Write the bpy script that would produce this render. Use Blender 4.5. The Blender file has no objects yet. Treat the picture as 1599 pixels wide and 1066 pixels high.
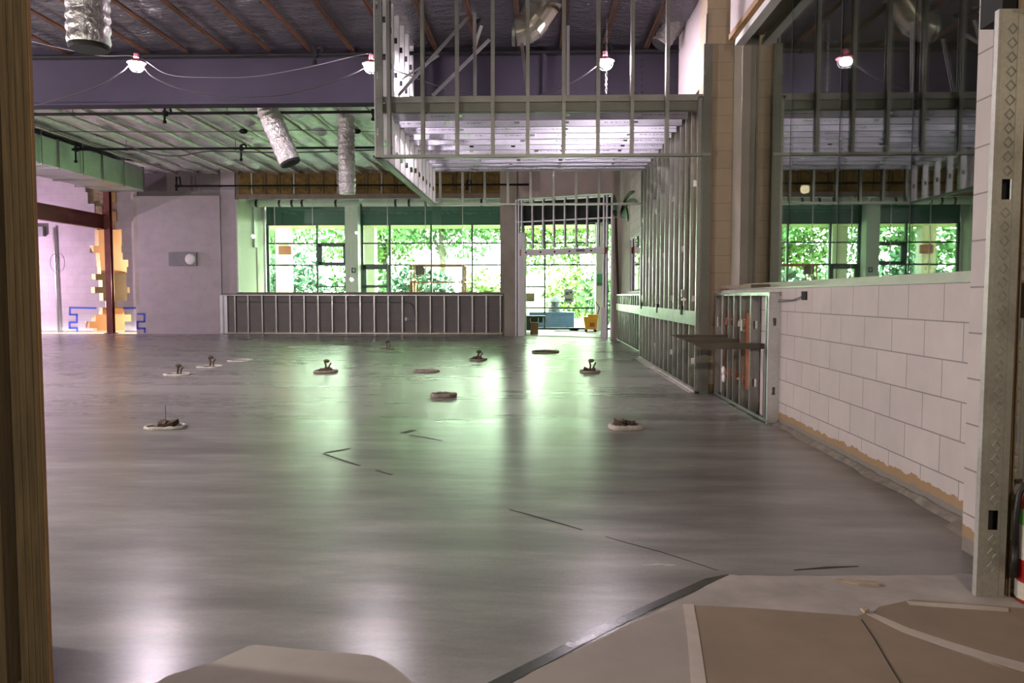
import bpy, bmesh, math, random
from mathutils import Vector, Matrix, noise
random.seed(7)
S = bpy.context.scene
COL = S.collection
PI = math.pi

# ---------------------------------------------------------------- camera
FPX, CAMH = 1235.0, 1.15
PIT = math.atan(71/FPX); YAW = math.atan(41/math.hypot(FPX, 71))
CF = Vector((-math.sin(YAW)*math.cos(PIT), math.cos(YAW)*math.cos(PIT), -math.sin(PIT)))
CR = Vector((math.cos(YAW), math.sin(YAW), 0)); CU = CR.cross(CF)
CP = Vector((0, 0, CAMH))
cam = bpy.data.cameras.new('camera'); camo = bpy.data.objects.new('camera', cam); COL.objects.link(camo)
cam.sensor_width = 36; cam.lens = 36*FPX/1599; cam.clip_start = 0.05; cam.clip_end = 400
m = Matrix((CR, CU, -CF)).transposed().to_4x4(); m.translation = CP
camo.matrix_world = m
S.camera = camo

# ---------------------------------------------------------------- view, world, sun
S.view_settings.view_transform = 'Standard'; S.view_settings.look = 'None'
S.view_settings.gamma = 1; S.view_settings.use_curve_mapping = False
S.view_settings.exposure = 1.0
w = bpy.data.worlds.new('sky'); S.world = w; w.use_nodes = True
bg = w.node_tree.nodes['Background']; bg.inputs[0].default_value = (0.93, 0.96, 1.0, 1); bg.inputs[1].default_value = 31.0
sl = bpy.data.lights.new('sun', 'SUN'); sl.energy = 26; sl.angle = 0.02; sl.color = (1, 0.95, 0.85)
so = bpy.data.objects.new('sun', sl); COL.objects.link(so); so.rotation_euler = (math.radians(48), 0, math.radians(-35))
try:
    S.cycles.max_bounces = 10; S.cycles.diffuse_bounces = 5; S.cycles.glossy_bounces = 4
    S.cycles.transparent_max_bounces = 32; S.cycles.sample_clamp_indirect = 4.0
    S.cycles.caustics_reflective = False; S.cycles.caustics_refractive = False
except Exception:
    pass
def portal(name, loc, sx, sz):
    l = bpy.data.lights.new(name, 'AREA'); l.shape = 'RECTANGLE'; l.size = sx; l.size_y = sz
    l.cycles.is_portal = True
    o = bpy.data.objects.new(name, l); COL.objects.link(o); o.location = loc; o.rotation_euler = (-PI/2, 0, 0)
portal('daylight_opening', (-3.3, 27.25, 1.85), 12.6, 3.7)

def point(name, loc, watts, col, r=0.06):
    l = bpy.data.lights.new(name, 'POINT'); l.energy = watts; l.color = col; l.shadow_soft_size = r
    o = bpy.data.objects.new(name, l); COL.objects.link(o); o.location = loc
    return o
LAMPC = (1.0, 0.84, 0.98)
# unseen lights: one lamp of the temporary string, neighbouring rooms, and added fill
point('unseen_upper_light', (-8.6, 10.3, 4.15), 90, LAMPC)  # next lamp of the temporary string, out of view
point('unseen_upper_light', (-12.2, 14.0, 3.7), 280, (1.0, 0.88, 0.93), 0.06)  # added fill for the back wall, not a lamp of the string
point('unseen_lower_light', (-4.6, 3.1, 1.9), 215, (1.0, 0.90, 0.84), 0.08)  # added fill for the floor and the column front
point('unseen_lower_light', (-9.6, 7.2, 2.0), 640, (1.0, 0.89, 0.86), 0.08)  # added fill for the right block wall
point('unseen_lower_light', (-16.2, 22.0, 1.9), 250, (0.97, 0.70, 1.0))  # lamp hidden behind the left jamb, washing the wall purple
point('room_light_glow', (-12.4, 25.2, 1.5), 190, (1.0, 0.80, 0.56))
point('room_light_glow', (3.6, 11.0, 2.6), 18, (1.0, 0.72, 0.5))
point('unseen_near_light', (0.5, -4.3, 3.0), 330, (1.0, 0.83, 0.68), 0.1)  # added fill from behind the camera for the foreground
point('unseen_near_light', (3.2, 1.6, 2.4), 7, (1.0, 0.74, 0.48))  # warm light of the near room, right side

# ---------------------------------------------------------------- pixel helpers (photo frame 1599x1066)
def ray(x, y): return CF + CR*((x-799.5)/FPX) + CU*((533-y)/FPX)
def onY(x, y, Y): d = ray(x, y); return CP + d*(Y/d.y)
def onX(x, y, X): d = ray(x, y); return CP + d*(X/d.x)
def rect(x0, y0, x1, y1, Y):
    p, q = onY(x0, y1, Y), onY(x1, y0, Y); return p.x, q.x, p.z, q.z
def onZ(x, y, Z=0.0): d = ray(x, y); return CP + d*((Z-CAMH)/d.z)

# ---------------------------------------------------------------- materials
MATS = {}
def newmat(name):
    mt = bpy.data.materials.new(name); mt.use_nodes = True
    return mt, mt.node_tree, mt.node_tree.nodes['Principled BSDF']
def nd(nt, typ, **kw):
    n = nt.nodes.new(typ)
    for k, v in kw.items():
        if isinstance(k, str) and k.startswith('i_'):
            n.inputs[k[2:]].default_value = v
        else: setattr(n, k, v)
    return n
def c4(c): return (c[0], c[1], c[2], 1)
def ramp(nt, fac, stops):
    r = nd(nt, 'ShaderNodeValToRGB'); e = r.color_ramp.elements
    while len(e) < len(stops): e.new(0.5)
    for i, (p, c) in enumerate(stops):
        e[i].position = p; e[i].color = c4(c) if not isinstance(c, float) else (c, c, c, 1)
    nt.links.new(fac, r.inputs[0]); return r.outputs[0]
def coords(nt, scale=(1, 1, 1), rot=(0, 0, 0)):
    t = nd(nt, 'ShaderNodeNewGeometry'); mp = nd(nt, 'ShaderNodeMapping')
    mp.inputs['Scale'].default_value = scale; mp.inputs['Rotation'].default_value = rot
    nt.links.new(t.outputs['Position'], mp.inputs[0]); return mp.outputs[0]
def noi(nt, vec, scale, detail=4, rough=0.6):
    n = nd(nt, 'ShaderNodeTexNoise'); n.inputs['Scale'].default_value = scale; n.inputs['Detail'].default_value = detail
    n.inputs['Roughness'].default_value = rough
    nt.links.new(vec, n.inputs['Vector']); return n.outputs['Fac']
def mix(nt, fac, a, b, typ='MIX'):
    n = nd(nt, 'ShaderNodeMix'); n.data_type = 'RGBA'; n.blend_type = typ
    for s, v in ((n.inputs[0], fac), (n.inputs[6], a), (n.inputs[7], b)):
        if hasattr(v, 'is_linked') or hasattr(v, 'links'): nt.links.new(v, s)
        elif isinstance(v, (int, float)): s.default_value = v
        else: s.default_value = c4(v)
    return n.outputs[2]
def math_(nt, op, a, b=None, c=None, clamp=False):
    n = nd(nt, 'ShaderNodeMath'); n.operation = op; n.use_clamp = clamp
    for i, v in enumerate((a, b, c)):
        if v is None: continue
        if isinstance(v, (int, float)): n.inputs[i].default_value = v
        else: nt.links.new(v, n.inputs[i])
    return n.outputs[0]
def bump(nt, b, h, strength, dist=0.01):
    n = nd(nt, 'ShaderNodeBump'); n.inputs['Strength'].default_value = strength; n.inputs['Distance'].default_value = dist
    nt.links.new(h, n.inputs['Height']); nt.links.new(n.outputs[0], b.inputs['Normal'])
def simple(name, col, rough=0.6, metal=0.0, var=0.15, scale=6, bmp=0.0, spec=0.5, stretch=(1, 1, 1), emit=None):
    mt, nt, b = newmat(name)
    v = coords(nt, stretch); f = noi(nt, v, scale)
    lo = tuple(c*(1-var) for c in col); hi = tuple(min(1, c*(1+var)) for c in col)
    nt.links.new(ramp(nt, f, [(0.3, lo), (0.7, hi)]), b.inputs['Base Color'])
    b.inputs['Roughness'].default_value = rough; b.inputs['Metallic'].default_value = metal
    b.inputs['Specular IOR Level'].default_value = spec
    if bmp: bump(nt, b, noi(nt, v, scale*4), bmp)
    if emit:
        b.inputs['Emission Color'].default_value = c4(emit[0]); b.inputs['Emission Strength'].default_value = emit[1]
    MATS[name] = mt; return mt

def galv(name, col, rough=0.34, printed=False, metal=0.9):
    mt, nt, b = newmat(name)
    v = coords(nt); f = noi(nt, v, 5, 3)
    vo = nd(nt, 'ShaderNodeTexVoronoi'); vo.inputs['Scale'].default_value = 60; nt.links.new(v, vo.inputs['Vector'])
    f2 = math_(nt, 'ADD', math_(nt, 'MULTIPLY', f, 0.7), math_(nt, 'MULTIPLY', vo.outputs['Distance'], 0.35))
    c = ramp(nt, f2, [(0.25, tuple(x*0.75 for x in col)), (0.75, col)])
    if printed:      # faint row of maker's print along the web
        sp = nd(nt, 'ShaderNodeSeparateXYZ'); tc = nd(nt, 'ShaderNodeTexCoord'); nt.links.new(tc.outputs['Generated'], sp.inputs[0])
        band = math_(nt, 'MULTIPLY', math_(nt, 'GREATER_THAN', sp.outputs[2], 0.42), math_(nt, 'LESS_THAN', sp.outputs[2], 0.56))
        v2 = coords(nt, (1, 0.01, 0.3)); fine = noi(nt, v2, 90, 2); big = noi(nt, coords(nt, (1, 3, 0.01)), 1.3, 1)
        k = math_(nt, 'MULTIPLY', math_(nt, 'GREATER_THAN', fine, 0.5), math_(nt, 'GREATER_THAN', big, 0.52))
        c = mix(nt, math_(nt, 'MULTIPLY', math_(nt, 'MULTIPLY', band, k), 0.75), c, (0.03, 0.03, 0.05))
    nt.links.new(c, b.inputs['Base Color'])
    b.inputs['Metallic'].default_value = metal
    nt.links.new(ramp(nt, f, [(0.2, float(rough*0.8)), (0.8, float(rough*1.35))]), b.inputs['Roughness'])
    bump(nt, b, f, 0.06)
    MATS[name] = mt; return mt

def cmu(name, axis, col, shift=(0, 0), stain=True, joint=0.46, stainh=0.115, bh=0.2032, bw=0.4064, bumpk=0.35):
    mt, nt, b = newmat(name)
    g = nd(nt, 'ShaderNodeNewGeometry'); sp = nd(nt, 'ShaderNodeSeparateXYZ'); nt.links.new(g.outputs['Position'], sp.inputs[0])
    cb = nd(nt, 'ShaderNodeCombineXYZ')
    nt.links.new(math_(nt, 'ADD', sp.outputs[axis], shift[0]), cb.inputs[0])
    nt.links.new(math_(nt, 'ADD', sp.outputs[2], shift[1]), cb.inputs[1])
    br = nd(nt, 'ShaderNodeTexBrick'); br.offset = 0.5
    for k, v in (('Scale', 1.0), ('Mortar Size', 0.0045), ('Mortar Smooth', 0.35), ('Brick Width', bw), ('Row Height', bh), ('Bias', 0.0)):
        br.inputs[k].default_value = v
    br.inputs['Color1'].default_value = c4(col); br.inputs['Color2'].default_value = c4(tuple(x*0.94 for x in col))
    br.inputs['Mortar'].default_value = c4(tuple(x*joint for x in col))
    nt.links.new(cb.outputs[0], br.inputs['Vector'])
    v = coords(nt); f = noi(nt, v, 3, 5); f2 = noi(nt, v, 70, 3)
    c = mix(nt, 0.35, br.outputs['Color'], ramp(nt, f, [(0.3, (0.62, 0.62, 0.62)), (0.7, (1.0, 1.0, 1.0))]), 'MULTIPLY')
    if stain:   # paint torn off along the foot of the wall, bare ochre and grey block below
        edge = math_(nt, 'ADD', math_(nt, 'MULTIPLY', noi(nt, coords(nt, (1, 1, 0.2)), 9, 4), 0.10), stainh-0.05)
        bare = math_(nt, 'LESS_THAN', sp.outputs[2], edge)
        low = math_(nt, 'LESS_THAN', sp.outputs[2], math_(nt, 'MULTIPLY', math_(nt, 'ADD', edge, math_(nt, 'MULTIPLY', f2, 0.03)), 0.5))
        c = mix(nt, bare, c, mix(nt, f, (0.28, 0.175, 0.08), (0.38, 0.25, 0.13)))
        c = mix(nt, low, c, mix(nt, f2, (0.16, 0.14, 0.12), (0.28, 0.25, 0.21)))
    nt.links.new(c, b.inputs['Base Color']); b.inputs['Roughness'].default_value = 0.75
    h = math_(nt, 'ADD', math_(nt, 'MULTIPLY', br.outputs['Fac'], -1.0), math_(nt, 'MULTIPLY', f2, 0.25))
    bump(nt, b, h, bumpk, 0.006)
    MATS[name] = mt; return mt

def glass(name, tint, refl=1.0):
    mt = bpy.data.materials.new(name); mt.use_nodes = True; nt = mt.node_tree; nt.nodes.clear()
    out = nd(nt, 'ShaderNodeOutputMaterial'); tr = nd(nt, 'ShaderNodeBsdfTransparent'); gl = nd(nt, 'ShaderNodeBsdfGlossy')
    tr.inputs[0].default_value = c4(tint); gl.inputs['Roughness'].default_value = 0.0; gl.inputs[0].default_value = (1, 1, 1, 1)
    g = nd(nt, 'ShaderNodeNewGeometry'); vm = nd(nt, 'ShaderNodeVectorMath'); vm.operation = 'DOT_PRODUCT'
    nt.links.new(g.outputs['Normal'], vm.inputs[0]); nt.links.new(g.outputs['Incoming'], vm.inputs[1])
    cs = math_(nt, 'ABSOLUTE', vm.outputs['Value'])
    fr = math_(nt, 'ADD', math_(nt, 'MULTIPLY', math_(nt, 'POWER', math_(nt, 'SUBTRACT', 1.0, cs), 5.0), 0.96*refl), 0.04*refl, clamp=True)
    mx = nd(nt, 'ShaderNodeMixShader'); nt.links.new(fr, mx.inputs[0]); nt.links.new(tr.outputs[0], mx.inputs[1]); nt.links.new(gl.outputs[0], mx.inputs[2])
    nt.links.new(mx.outputs[0], out.inputs[0]); MATS[name] = mt; return mt

def floor_mat():
    mt, nt, b = newmat('levelled_concrete')
    v = coords(nt); sw = coords(nt, (0.35, 1.3, 1), (0, 0, 0.45))
    big = noi(nt, sw, 0.9, 6, 0.62); med = noi(nt, sw, 3.2, 5, 0.6); fine = noi(nt, v, 55, 3)
    f = math_(nt, 'ADD', math_(nt, 'MULTIPLY', big, 0.6), math_(nt, 'MULTIPLY', med, 0.4))
    c = ramp(nt, f, [(0.34, (0.155, 0.147, 0.136)), (0.5, (0.24, 0.228, 0.213)), (0.66, (0.37, 0.35, 0.33))])
    c = mix(nt, 0.25, c, ramp(nt, fine, [(0.35, (0.7, 0.7, 0.7)), (0.65, (1.0, 1.0, 1.0))]), 'MULTIPLY')
    nt.links.new(c, b.inputs['Base Color'])
    sp = nd(nt, 'ShaderNodeSeparateXYZ'); nt.links.new(v, sp.inputs[0])
    # two pours: the far one is trowelled smoother
    wob = math_(nt, 'ADD', sp.outputs[1], math_(nt, 'MULTIPLY', noi(nt, v, 1.2, 3), 0.5))
    far = math_(nt, 'GREATER_THAN', wob, 7.55)
    ro = math_(nt, 'ADD', math_(nt, 'MULTIPLY', far, 0.03), 0.25)
    r2 = math_(nt, 'ADD', ro, math_(nt, 'MULTIPLY', math_(nt, 'SUBTRACT', f, 0.5), 0.14))
    nt.links.new(r2, b.inputs['Roughness']); b.inputs['Specular IOR Level'].default_value = 0.37
    h = math_(nt, 'ADD', math_(nt, 'MULTIPLY', noi(nt, sw, 2.2, 2, 0.5), 0.8), math_(nt, 'MULTIPLY', fine, 0.03))
    bump(nt, b, h, 0.07, 0.02)
    MATS['floor'] = mt; return mt

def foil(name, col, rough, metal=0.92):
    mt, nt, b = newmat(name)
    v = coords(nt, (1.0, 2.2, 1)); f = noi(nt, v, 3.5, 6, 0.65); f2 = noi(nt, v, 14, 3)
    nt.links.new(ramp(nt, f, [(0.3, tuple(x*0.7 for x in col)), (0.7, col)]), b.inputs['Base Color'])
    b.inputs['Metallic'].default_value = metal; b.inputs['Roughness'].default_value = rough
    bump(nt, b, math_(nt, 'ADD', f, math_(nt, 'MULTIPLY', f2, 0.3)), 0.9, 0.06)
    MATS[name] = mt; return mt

galv('galv', (0.35, 0.36, 0.335)); galv('galv_print', (0.54, 0.54, 0.61), 0.5, True, 0.55); galv('galv_lit', (0.60, 0.60, 0.62), 0.46, False, 0.7); galv('galv_dark', (0.21, 0.22, 0.19), 0.40)  # plain and printed studs: same steel, lightened in colour as if lit
galv('duct_metal', (0.55, 0.62, 0.58), 0.36); galv('shiny_duct', (0.50, 0.48, 0.40), 0.20); galv('galv_near', (0.50, 0.50, 0.44), 0.40, metal=0.55)
PINK = (0.60, 0.53, 0.495)
cmu('cmu_right', 1, PINK, (0.19, 0.0), True)
cmu('cmu_pier', 1, PINK, (0.05, 0.03), True)
cmu('cmu_column', 0, (0.58, 0.47, 0.34), (0.30, 0.0), True, 0.7, bw=9.0)
cmu('cmu_back', 0, (0.46, 0.395, 0.41), (0.1, 0.0), False, 0.8, bumpk=0.2)
cmu('cmu_smooth', 0, (0.46, 0.41, 0.42), (0.1, 0.0), False, 0.93, bumpk=0.1)
cmu('cmu_under', 0, (0.22, 0.20, 0.19), (0.1, 0.0), True, 0.8, 0.09, bumpk=0.2)
simple('plaster_tan', (0.40, 0.36, 0.30), 0.8, 0, 0.18, 1.5)
simple('plaster_pink', (0.50, 0.42, 0.38), 0.8, 0, 0.12, 1.5)
simple('gypsum', (0.60, 0.52, 0.53), 0.8, 0, 0.05, 2)
simple('white_paint', (0.72, 0.72, 0.70), 0.5, 0, 0.05, 2)
simple('offwhite', (0.62, 0.58, 0.55), 0.6, 0, 0.08, 3)
simple('lobby_wall', (0.66, 0.62, 0.55), 0.7, 0, 0.05, 1)
simple('lobby_floor', (0.42, 0.43, 0.46), 0.45, 0, 0.12, 2)
simple('peach', (0.78, 0.56, 0.36), 0.8, 0, 0.04, 1)
simple('olive', (0.12, 0.105, 0.075), 0.6, 0, 0.1, 2)
simple('ochre', (0.50, 0.31, 0.12), 0.8, 0, 0.2, 5)
simple('rubble', (0.20, 0.15, 0.085), 0.9, 0, 0.4, 9, 0.5)
simple('rust_joist', (0.085, 0.034, 0.015), 0.7, 0.1, 0.3, 4, 0.1)
simple('red_steel', (0.11, 0.022, 0.014), 0.55, 0.2, 0.25, 4)
simple('girder_paint', (0.034, 0.029, 0.043), 0.75, 0.0, 0.15, 1.2, spec=0.12)
simple('black_pipe', (0.008, 0.008, 0.008), 0.7, 0.0, 0.2, 8, spec=0.2)
simple('black', (0.008, 0.008, 0.008), 0.8, 0, 0.2, 8)
simple('dark_board', (0.018, 0.026, 0.02), 0.8, 0, 0.4, 3)
simple('batt', (0.17, 0.115, 0.03), 0.95, 0, 0.35, 9, 0.8)
simple('batt_strip', (0.13, 0.10, 0.06), 0.9, 0, 0.2, 5)
simple('lumber', (0.36, 0.20, 0.08), 0.7, 0, 0.25, 10, 0.1, stretch=(4, 4, 0.4))
simple('dark_lumber', (0.15, 0.11, 0.055), 0.8, 0, 0.35, 14, 0.2, stretch=(5, 5, 0.25))
simple('red_board', (0.36, 0.085, 0.03), 0.7, 0, 0.25, 6)
simple('rust_board', (0.26, 0.085, 0.03), 0.7, 0, 0.25, 6)
simple('mullion', (0.045, 0.075, 0.065), 0.4, 0.3, 0.1, 4)
simple('spandrel', (0.05, 0.13, 0.11), 0.25, 0, 0.1, 2)
simple('blue_tape', (0.03, 0.07, 0.42), 0.6, 0, 0.1, 5)
simple('grey_box', (0.20, 0.19, 0.20), 0.5, 0, 0.1, 5)
simple('lens', (0.78, 0.77, 0.74), 0.25, 0, 0.15, 30, 0.4)
simple('foam', (0.60, 0.55, 0.49), 0.85, 0, 0.25, 22, 0.8)
simple('foam_brown', (0.30, 0.255, 0.20), 0.85, 0, 0.3, 22, 0.8)
simple('debris', (0.085, 0.055, 0.035), 0.9, 0, 0.5, 25, 0.6)
simple('copper', (0.10, 0.06, 0.035), 0.6, 0.3, 0.2, 15)
simple('kraft', (0.31, 0.235, 0.17), 0.85, 0, 0.12, 3, 0.05)
simple('grey_board', (0.42, 0.375, 0.335), 0.8, 0, 0.10, 3, 0.05)
simple('pale_slab', (0.45, 0.41, 0.375), 0.75, 0, 0.28, 3.2, 0.15)
simple('tape', (0.56, 0.485, 0.42), 0.6, 0, 0.12, 6, 0.05)
simple('wood_chip', (0.45, 0.36, 0.27), 0.8, 0, 0.2, 15)
simple('crack', (0.035, 0.03, 0.027), 0.95, 0, 0.3, 30)
simple('wet_seam', (0.05, 0.052, 0.042), 0.22, 0, 0.3, 4, 0.2)
simple('mortar_cove', (0.24, 0.21, 0.17), 0.8, 0, 0.35, 11, 0.6)
simple('yellow_plastic', (0.75, 0.36, 0.02), 0.4, 0, 0.08, 5)
simple('dark_green_plastic', (0.012, 0.03, 0.022), 0.5, 0, 0.1, 5)
simple('cardboard', (0.27, 0.15, 0.08), 0.85, 0, 0.1, 6)
simple('lift_orange', (0.55, 0.22, 0.06), 0.5, 0, 0.1, 6)
simple('sign_grey', (0.10, 0.12, 0.12), 0.5, 0, 0.1, 5)
simple('sign_white', (0.8, 0.8, 0.8), 0.5, 0, 0.02, 5)
simple('sign_tan', (0.30, 0.26, 0.12), 0.7, 0, 0.1, 5)
simple('sign_green', (0.08, 0.35, 0.16), 0.6, 0, 0.1, 5)
simple('paper', (0.55, 0.58, 0.58), 0.7, 0, 0.04, 5)
simple('paper_ink', (0.13, 0.15, 0.15), 0.7, 0, 0.1, 5)
simple('red_sign', (0.12, 0.02, 0.02), 0.6, 0, 0.1, 5)
simple('ext_red', (0.42, 0.018, 0.016), 0.3, 0, 0.08, 8)
simple('ext_label', (0.62, 0.57, 0.50), 0.5, 0, 0.12, 30)
simple('ext_green', (0.12, 0.34, 0.07), 0.5, 0, 0.1, 10)
simple('rubber', (0.012, 0.012, 0.012), 0.5, 0, 0.1, 5)
simple('chrome', (0.75, 0.75, 0.75), 0.15, 1.0, 0.05, 5)
simple('palm_leaf', (0.022, 0.10, 0.03), 0.5, 0, 0.3, 8)
simple('palm_trunk', (0.045, 0.03, 0.014), 0.8, 0, 0.3, 14, 0.3)
simple('leaf_light', (0.070, 0.14, 0.028), 0.6, 0, 0.35, 0.8)
simple('leaf_mid', (0.034, 0.10, 0.028), 0.6, 0, 0.35, 0.8)
simple('leaf_blue', (0.018, 0.068, 0.036), 0.6, 0, 0.35, 0.8)
simple('bark', (0.03, 0.025, 0.018), 0.9, 0, 0.3, 6)
simple('lawn', (0.08, 0.15, 0.03), 0.9, 0, 0.3, 2)
simple('paving', (0.14, 0.15, 0.16), 0.8, 0, 0.1, 2)
simple('blue_paint', (0.016, 0.036, 0.085), 0.5, 0, 0.06, 2)
simple('stone', (0.035, 0.042, 0.055), 0.8, 0, 0.1, 3)
simple('canopy', (0.34, 0.35, 0.14), 0.7, 0, 0.06, 2)
simple('sill_brown', (0.20, 0.15, 0.11), 0.6, 0, 0.2, 5)
simple('alu', (0.36, 0.35, 0.29), 0.45, 0.5, 0.08, 4)
simple('cable', (0.05, 0.045, 0.05), 0.5, 0, 0.1, 5)
simple('cable_white', (0.28, 0.25, 0.28), 0.4, 0, 0.1, 5)
simple('bracket_steel', (0.115, 0.10, 0.075), 0.45, 0.5, 0.15, 5)
simple('lumber_dim', (0.20, 0.135, 0.07), 0.7, 0, 0.25, 10, 0.1, stretch=(4, 4, 0.4))
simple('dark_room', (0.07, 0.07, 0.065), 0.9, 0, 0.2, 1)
simple('roofing', (0.06, 0.06, 0.06), 0.9, 0, 0.1, 1)
simple('bulb', (1, 1, 1), 0.5, 0, 0.0, 5, emit=((1.0, 0.86, 0.96), 820.0))
simple('lamp_pink', (0.7, 0.2, 0.25), 0.5, 0, 0.1, 5)
glass('glass_right', (0.80, 0.90, 0.83), 2.1); glass('glass_lobby', (0.955, 0.99, 0.955)); glass('glass_front', (0.87, 0.985, 0.82))
floor_mat(); foil('foil_near_dim', (0.40, 0.385, 0.42), 0.25); foil('foil_far', (0.98, 0.98, 0.97), 0.31, 0.88); foil('foil_rib', (0.98, 0.98, 0.96), 0.42, 0.5); foil('foil_duct', (0.56, 0.54, 0.53), 0.30)  # one ceiling foil: near copy darkened, far copies brightened to follow the daylight
M = MATS

# ---------------------------------------------------------------- mesh builder
class MB:
    def __init__(s): s.v = []; s.f = []
    def poly(s, pts):
        n = len(s.v); s.v += [tuple(p) for p in pts]; s.f.append(tuple(range(n, n+len(pts)))); return s
    def obox(s, c, ax, ay, az):
        c, ax, ay, az = Vector(c), Vector(ax), Vector(ay), Vector(az); n = len(s.v)
        for k in (-1, 1):
            for j in (-1, 1):
                for i in (-1, 1): s.v.append(tuple(c+ax*i+ay*j+az*k))
        s.f += [tuple(n+i for i in q) for q in ((0,2,3,1),(4,5,7,6),(0,1,5,4),(2,6,7,3),(0,4,6,2),(1,3,7,5))]; return s
    def box(s, x0, x1, y0, y1, z0, z1):
        return s.obox(((x0+x1)/2,(y0+y1)/2,(z0+z1)/2), (abs(x1-x0)/2,0,0), (0,abs(y1-y0)/2,0), (0,0,abs(z1-z0)/2))
    def bar(s, p, q, wd, th, up=(0,0,1)):
        p, q = Vector(p), Vector(q); d = q-p; L = d.length; d.normalize(); up = Vector(up)
        if abs(d.dot(up)) > 0.99: up = Vector((0,1,0))
        a = d.cross(up).normalized(); b = a.cross(d).normalized()
        return s.obox((p+q)/2, d*(L/2), a*(wd/2), b*(th/2))
    def prism(s, pts, ext):
        ext = Vector(ext); n = len(s.v); k = len(pts)
        s.v += [tuple(Vector(p)) for p in pts] + [tuple(Vector(p)+ext) for p in pts]
        s.f += [tuple(range(n+k-1, n-1, -1)), tuple(range(n+k, n+2*k))]
        for i in range(k):
            j = (i+1) % k; s.f.append((n+i, n+j, n+k+j, n+k+i))
        return s
    def tube(s, path, r, seg=8, caps=True, closed=False):
        path = [Vector(p) for p in path]; rr = r if isinstance(r, (list, tuple)) else [r]*len(path)
        n0 = len(s.v); up = Vector((0,0,1)); a = None
        for i, p in enumerate(path):
            if closed: d = path[(i+1) % len(path)]-path[i-1]
            else: d = path[min(i+1, len(path)-1)]-path[max(i-1, 0)]
            d.normalize()
            if a is None:
                a = d.cross(up if abs(d.dot(up)) < 0.95 else Vector((0,1,0))).normalized()
            else:
                a = (a-d*a.dot(d)).normalized()
            b = d.cross(a)
            for k in range(seg):
                t = 2*PI*k/seg; s.v.append(tuple(p+(a*math.cos(t)+b*math.sin(t))*rr[i]))
        m_ = len(path)
        for i in range(m_ if closed else m_-1):
            for k in range(seg):
                i2 = (i+1) % m_; k2 = (k+1) % seg
                s.f.append((n0+i*seg+k, n0+i*seg+k2, n0+i2*seg+k2, n0+i2*seg+k))
        if caps and not closed:
            s.f.append(tuple(n0+k for k in range(seg-1, -1, -1))); s.f.append(tuple(n0+(m_-1)*seg+k for k in range(seg)))
        return s
    def cyl(s, p, q, r, seg=12, r2=None): return s.tube([p, q], [r, r if r2 is None else r2], seg)
    def ball(s, c, r, seg=12, rings=8, sc=(1,1,1)):
        c = Vector(c); n0 = len(s.v)
        for i in range(rings+1):
            t = PI*i/rings
            for k in range(seg):
                p = 2*PI*k/seg
                s.v.append((c.x+r*sc[0]*math.sin(t)*math.cos(p), c.y+r*sc[1]*math.sin(t)*math.sin(p), c.z+r*sc[2]*math.cos(t)))
        for i in range(rings):
            for k in range(seg):
                k2 = (k+1) % seg; s.f.append((n0+i*seg+k, n0+(i+1)*seg+k, n0+(i+1)*seg+k2, n0+i*seg+k2))
        return s
    def add(s, o):
        n = len(s.v); s.v += o.v; s.f += [tuple(n+i for i in f) for f in o.f]; return s
    def build(s, name, mat, parent=None, smooth=False, bevel=0.0, world=True):
        me = bpy.data.meshes.new(name)
        off = Vector((0,0,0))
        if parent is not None and world:
            p = parent
            while p is not None: off = off+Vector(p.location); p = p.parent
        me.from_pydata([tuple(Vector(v)-off) for v in s.v], [], s.f)
        bm = bmesh.new(); bm.from_mesh(me)
        if smooth: bmesh.ops.remove_doubles(bm, verts=bm.verts, dist=1e-5)
        bmesh.ops.recalc_face_normals(bm, faces=bm.faces); bm.to_mesh(me); bm.free()
        me.materials.append(M[mat] if isinstance(mat, str) else mat)
        o = bpy.data.objects.new(name, me); COL.objects.link(o)
        if parent is not None: o.parent = parent
        if smooth:
            for p in me.polygons: p.use_smooth = True
        if bevel:
            bv = o.modifiers.new('edge', 'BEVEL'); bv.width = bevel; bv.segments = 2; bv.limit_method = 'ANGLE'
        return o
def tag(o, label, cat, group=None):
    o['label'] = label; o['category'] = cat
    if group: o['group'] = group
    return o
def thing(name, label, cat, loc=(0,0,0), group=None):
    o = bpy.data.objects.new(name, None); COL.objects.link(o); o.location = loc; o.empty_display_size = 0.1
    return tag(o, label, cat, group)
def struct(o): o['kind'] = 'structure'; return o
ORD = 'first second third fourth fifth sixth seventh eighth ninth tenth eleventh twelfth thirteenth fourteenth fifteenth sixteenth seventeenth eighteenth nineteenth twentieth twenty-first twenty-second twenty-third'.split()

def stud_mb(p, q, depth, flange, holes=(), t=0.0022, wd=0.092, fl=0.041, lip=0.008, hole=(0.036, 0.075)):
    """C-shaped steel stud from p to q; depth = direction of the web's width, flange = the way the open side faces."""
    p, q, u, v = Vector(p), Vector(q), Vector(depth).normalized(), Vector(flange).normalized()
    d = (q-p); L = d.length; d.normalize(); b = MB()
    def seg(s0, s1, u0, u1, v0, v1):
        b.obox(p+d*((s0+s1)/2)+u*((u0+u1)/2)+v*((v0+v1)/2), d*((s1-s0)/2), u*((u1-u0)/2), v*((v1-v0)/2))
    h = wd/2; cur = 0
    for hz in sorted(holes):
        a0, a1 = hz-hole[1]/2, hz+hole[1]/2
        if a0 <= cur+0.02 or a1 >= L-0.02: continue
        seg(cur, a0, -h, h, 0, t); seg(a0, a1, -h, -hole[0]/2, 0, t); seg(a0, a1, hole[0]/2, h, 0, t); cur = a1
    seg(cur, L, -h, h, 0, t)
    for sg in (-1, 1):
        a, c = (h-t, h) if sg > 0 else (-h, -h+t)
        seg(0, L, a, c, t, fl)
        a, c = (h-lip, h-t) if sg > 0 else (-h+t, -h+lip)
        seg(0, L, a, c, fl-t, fl)
    return b
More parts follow.
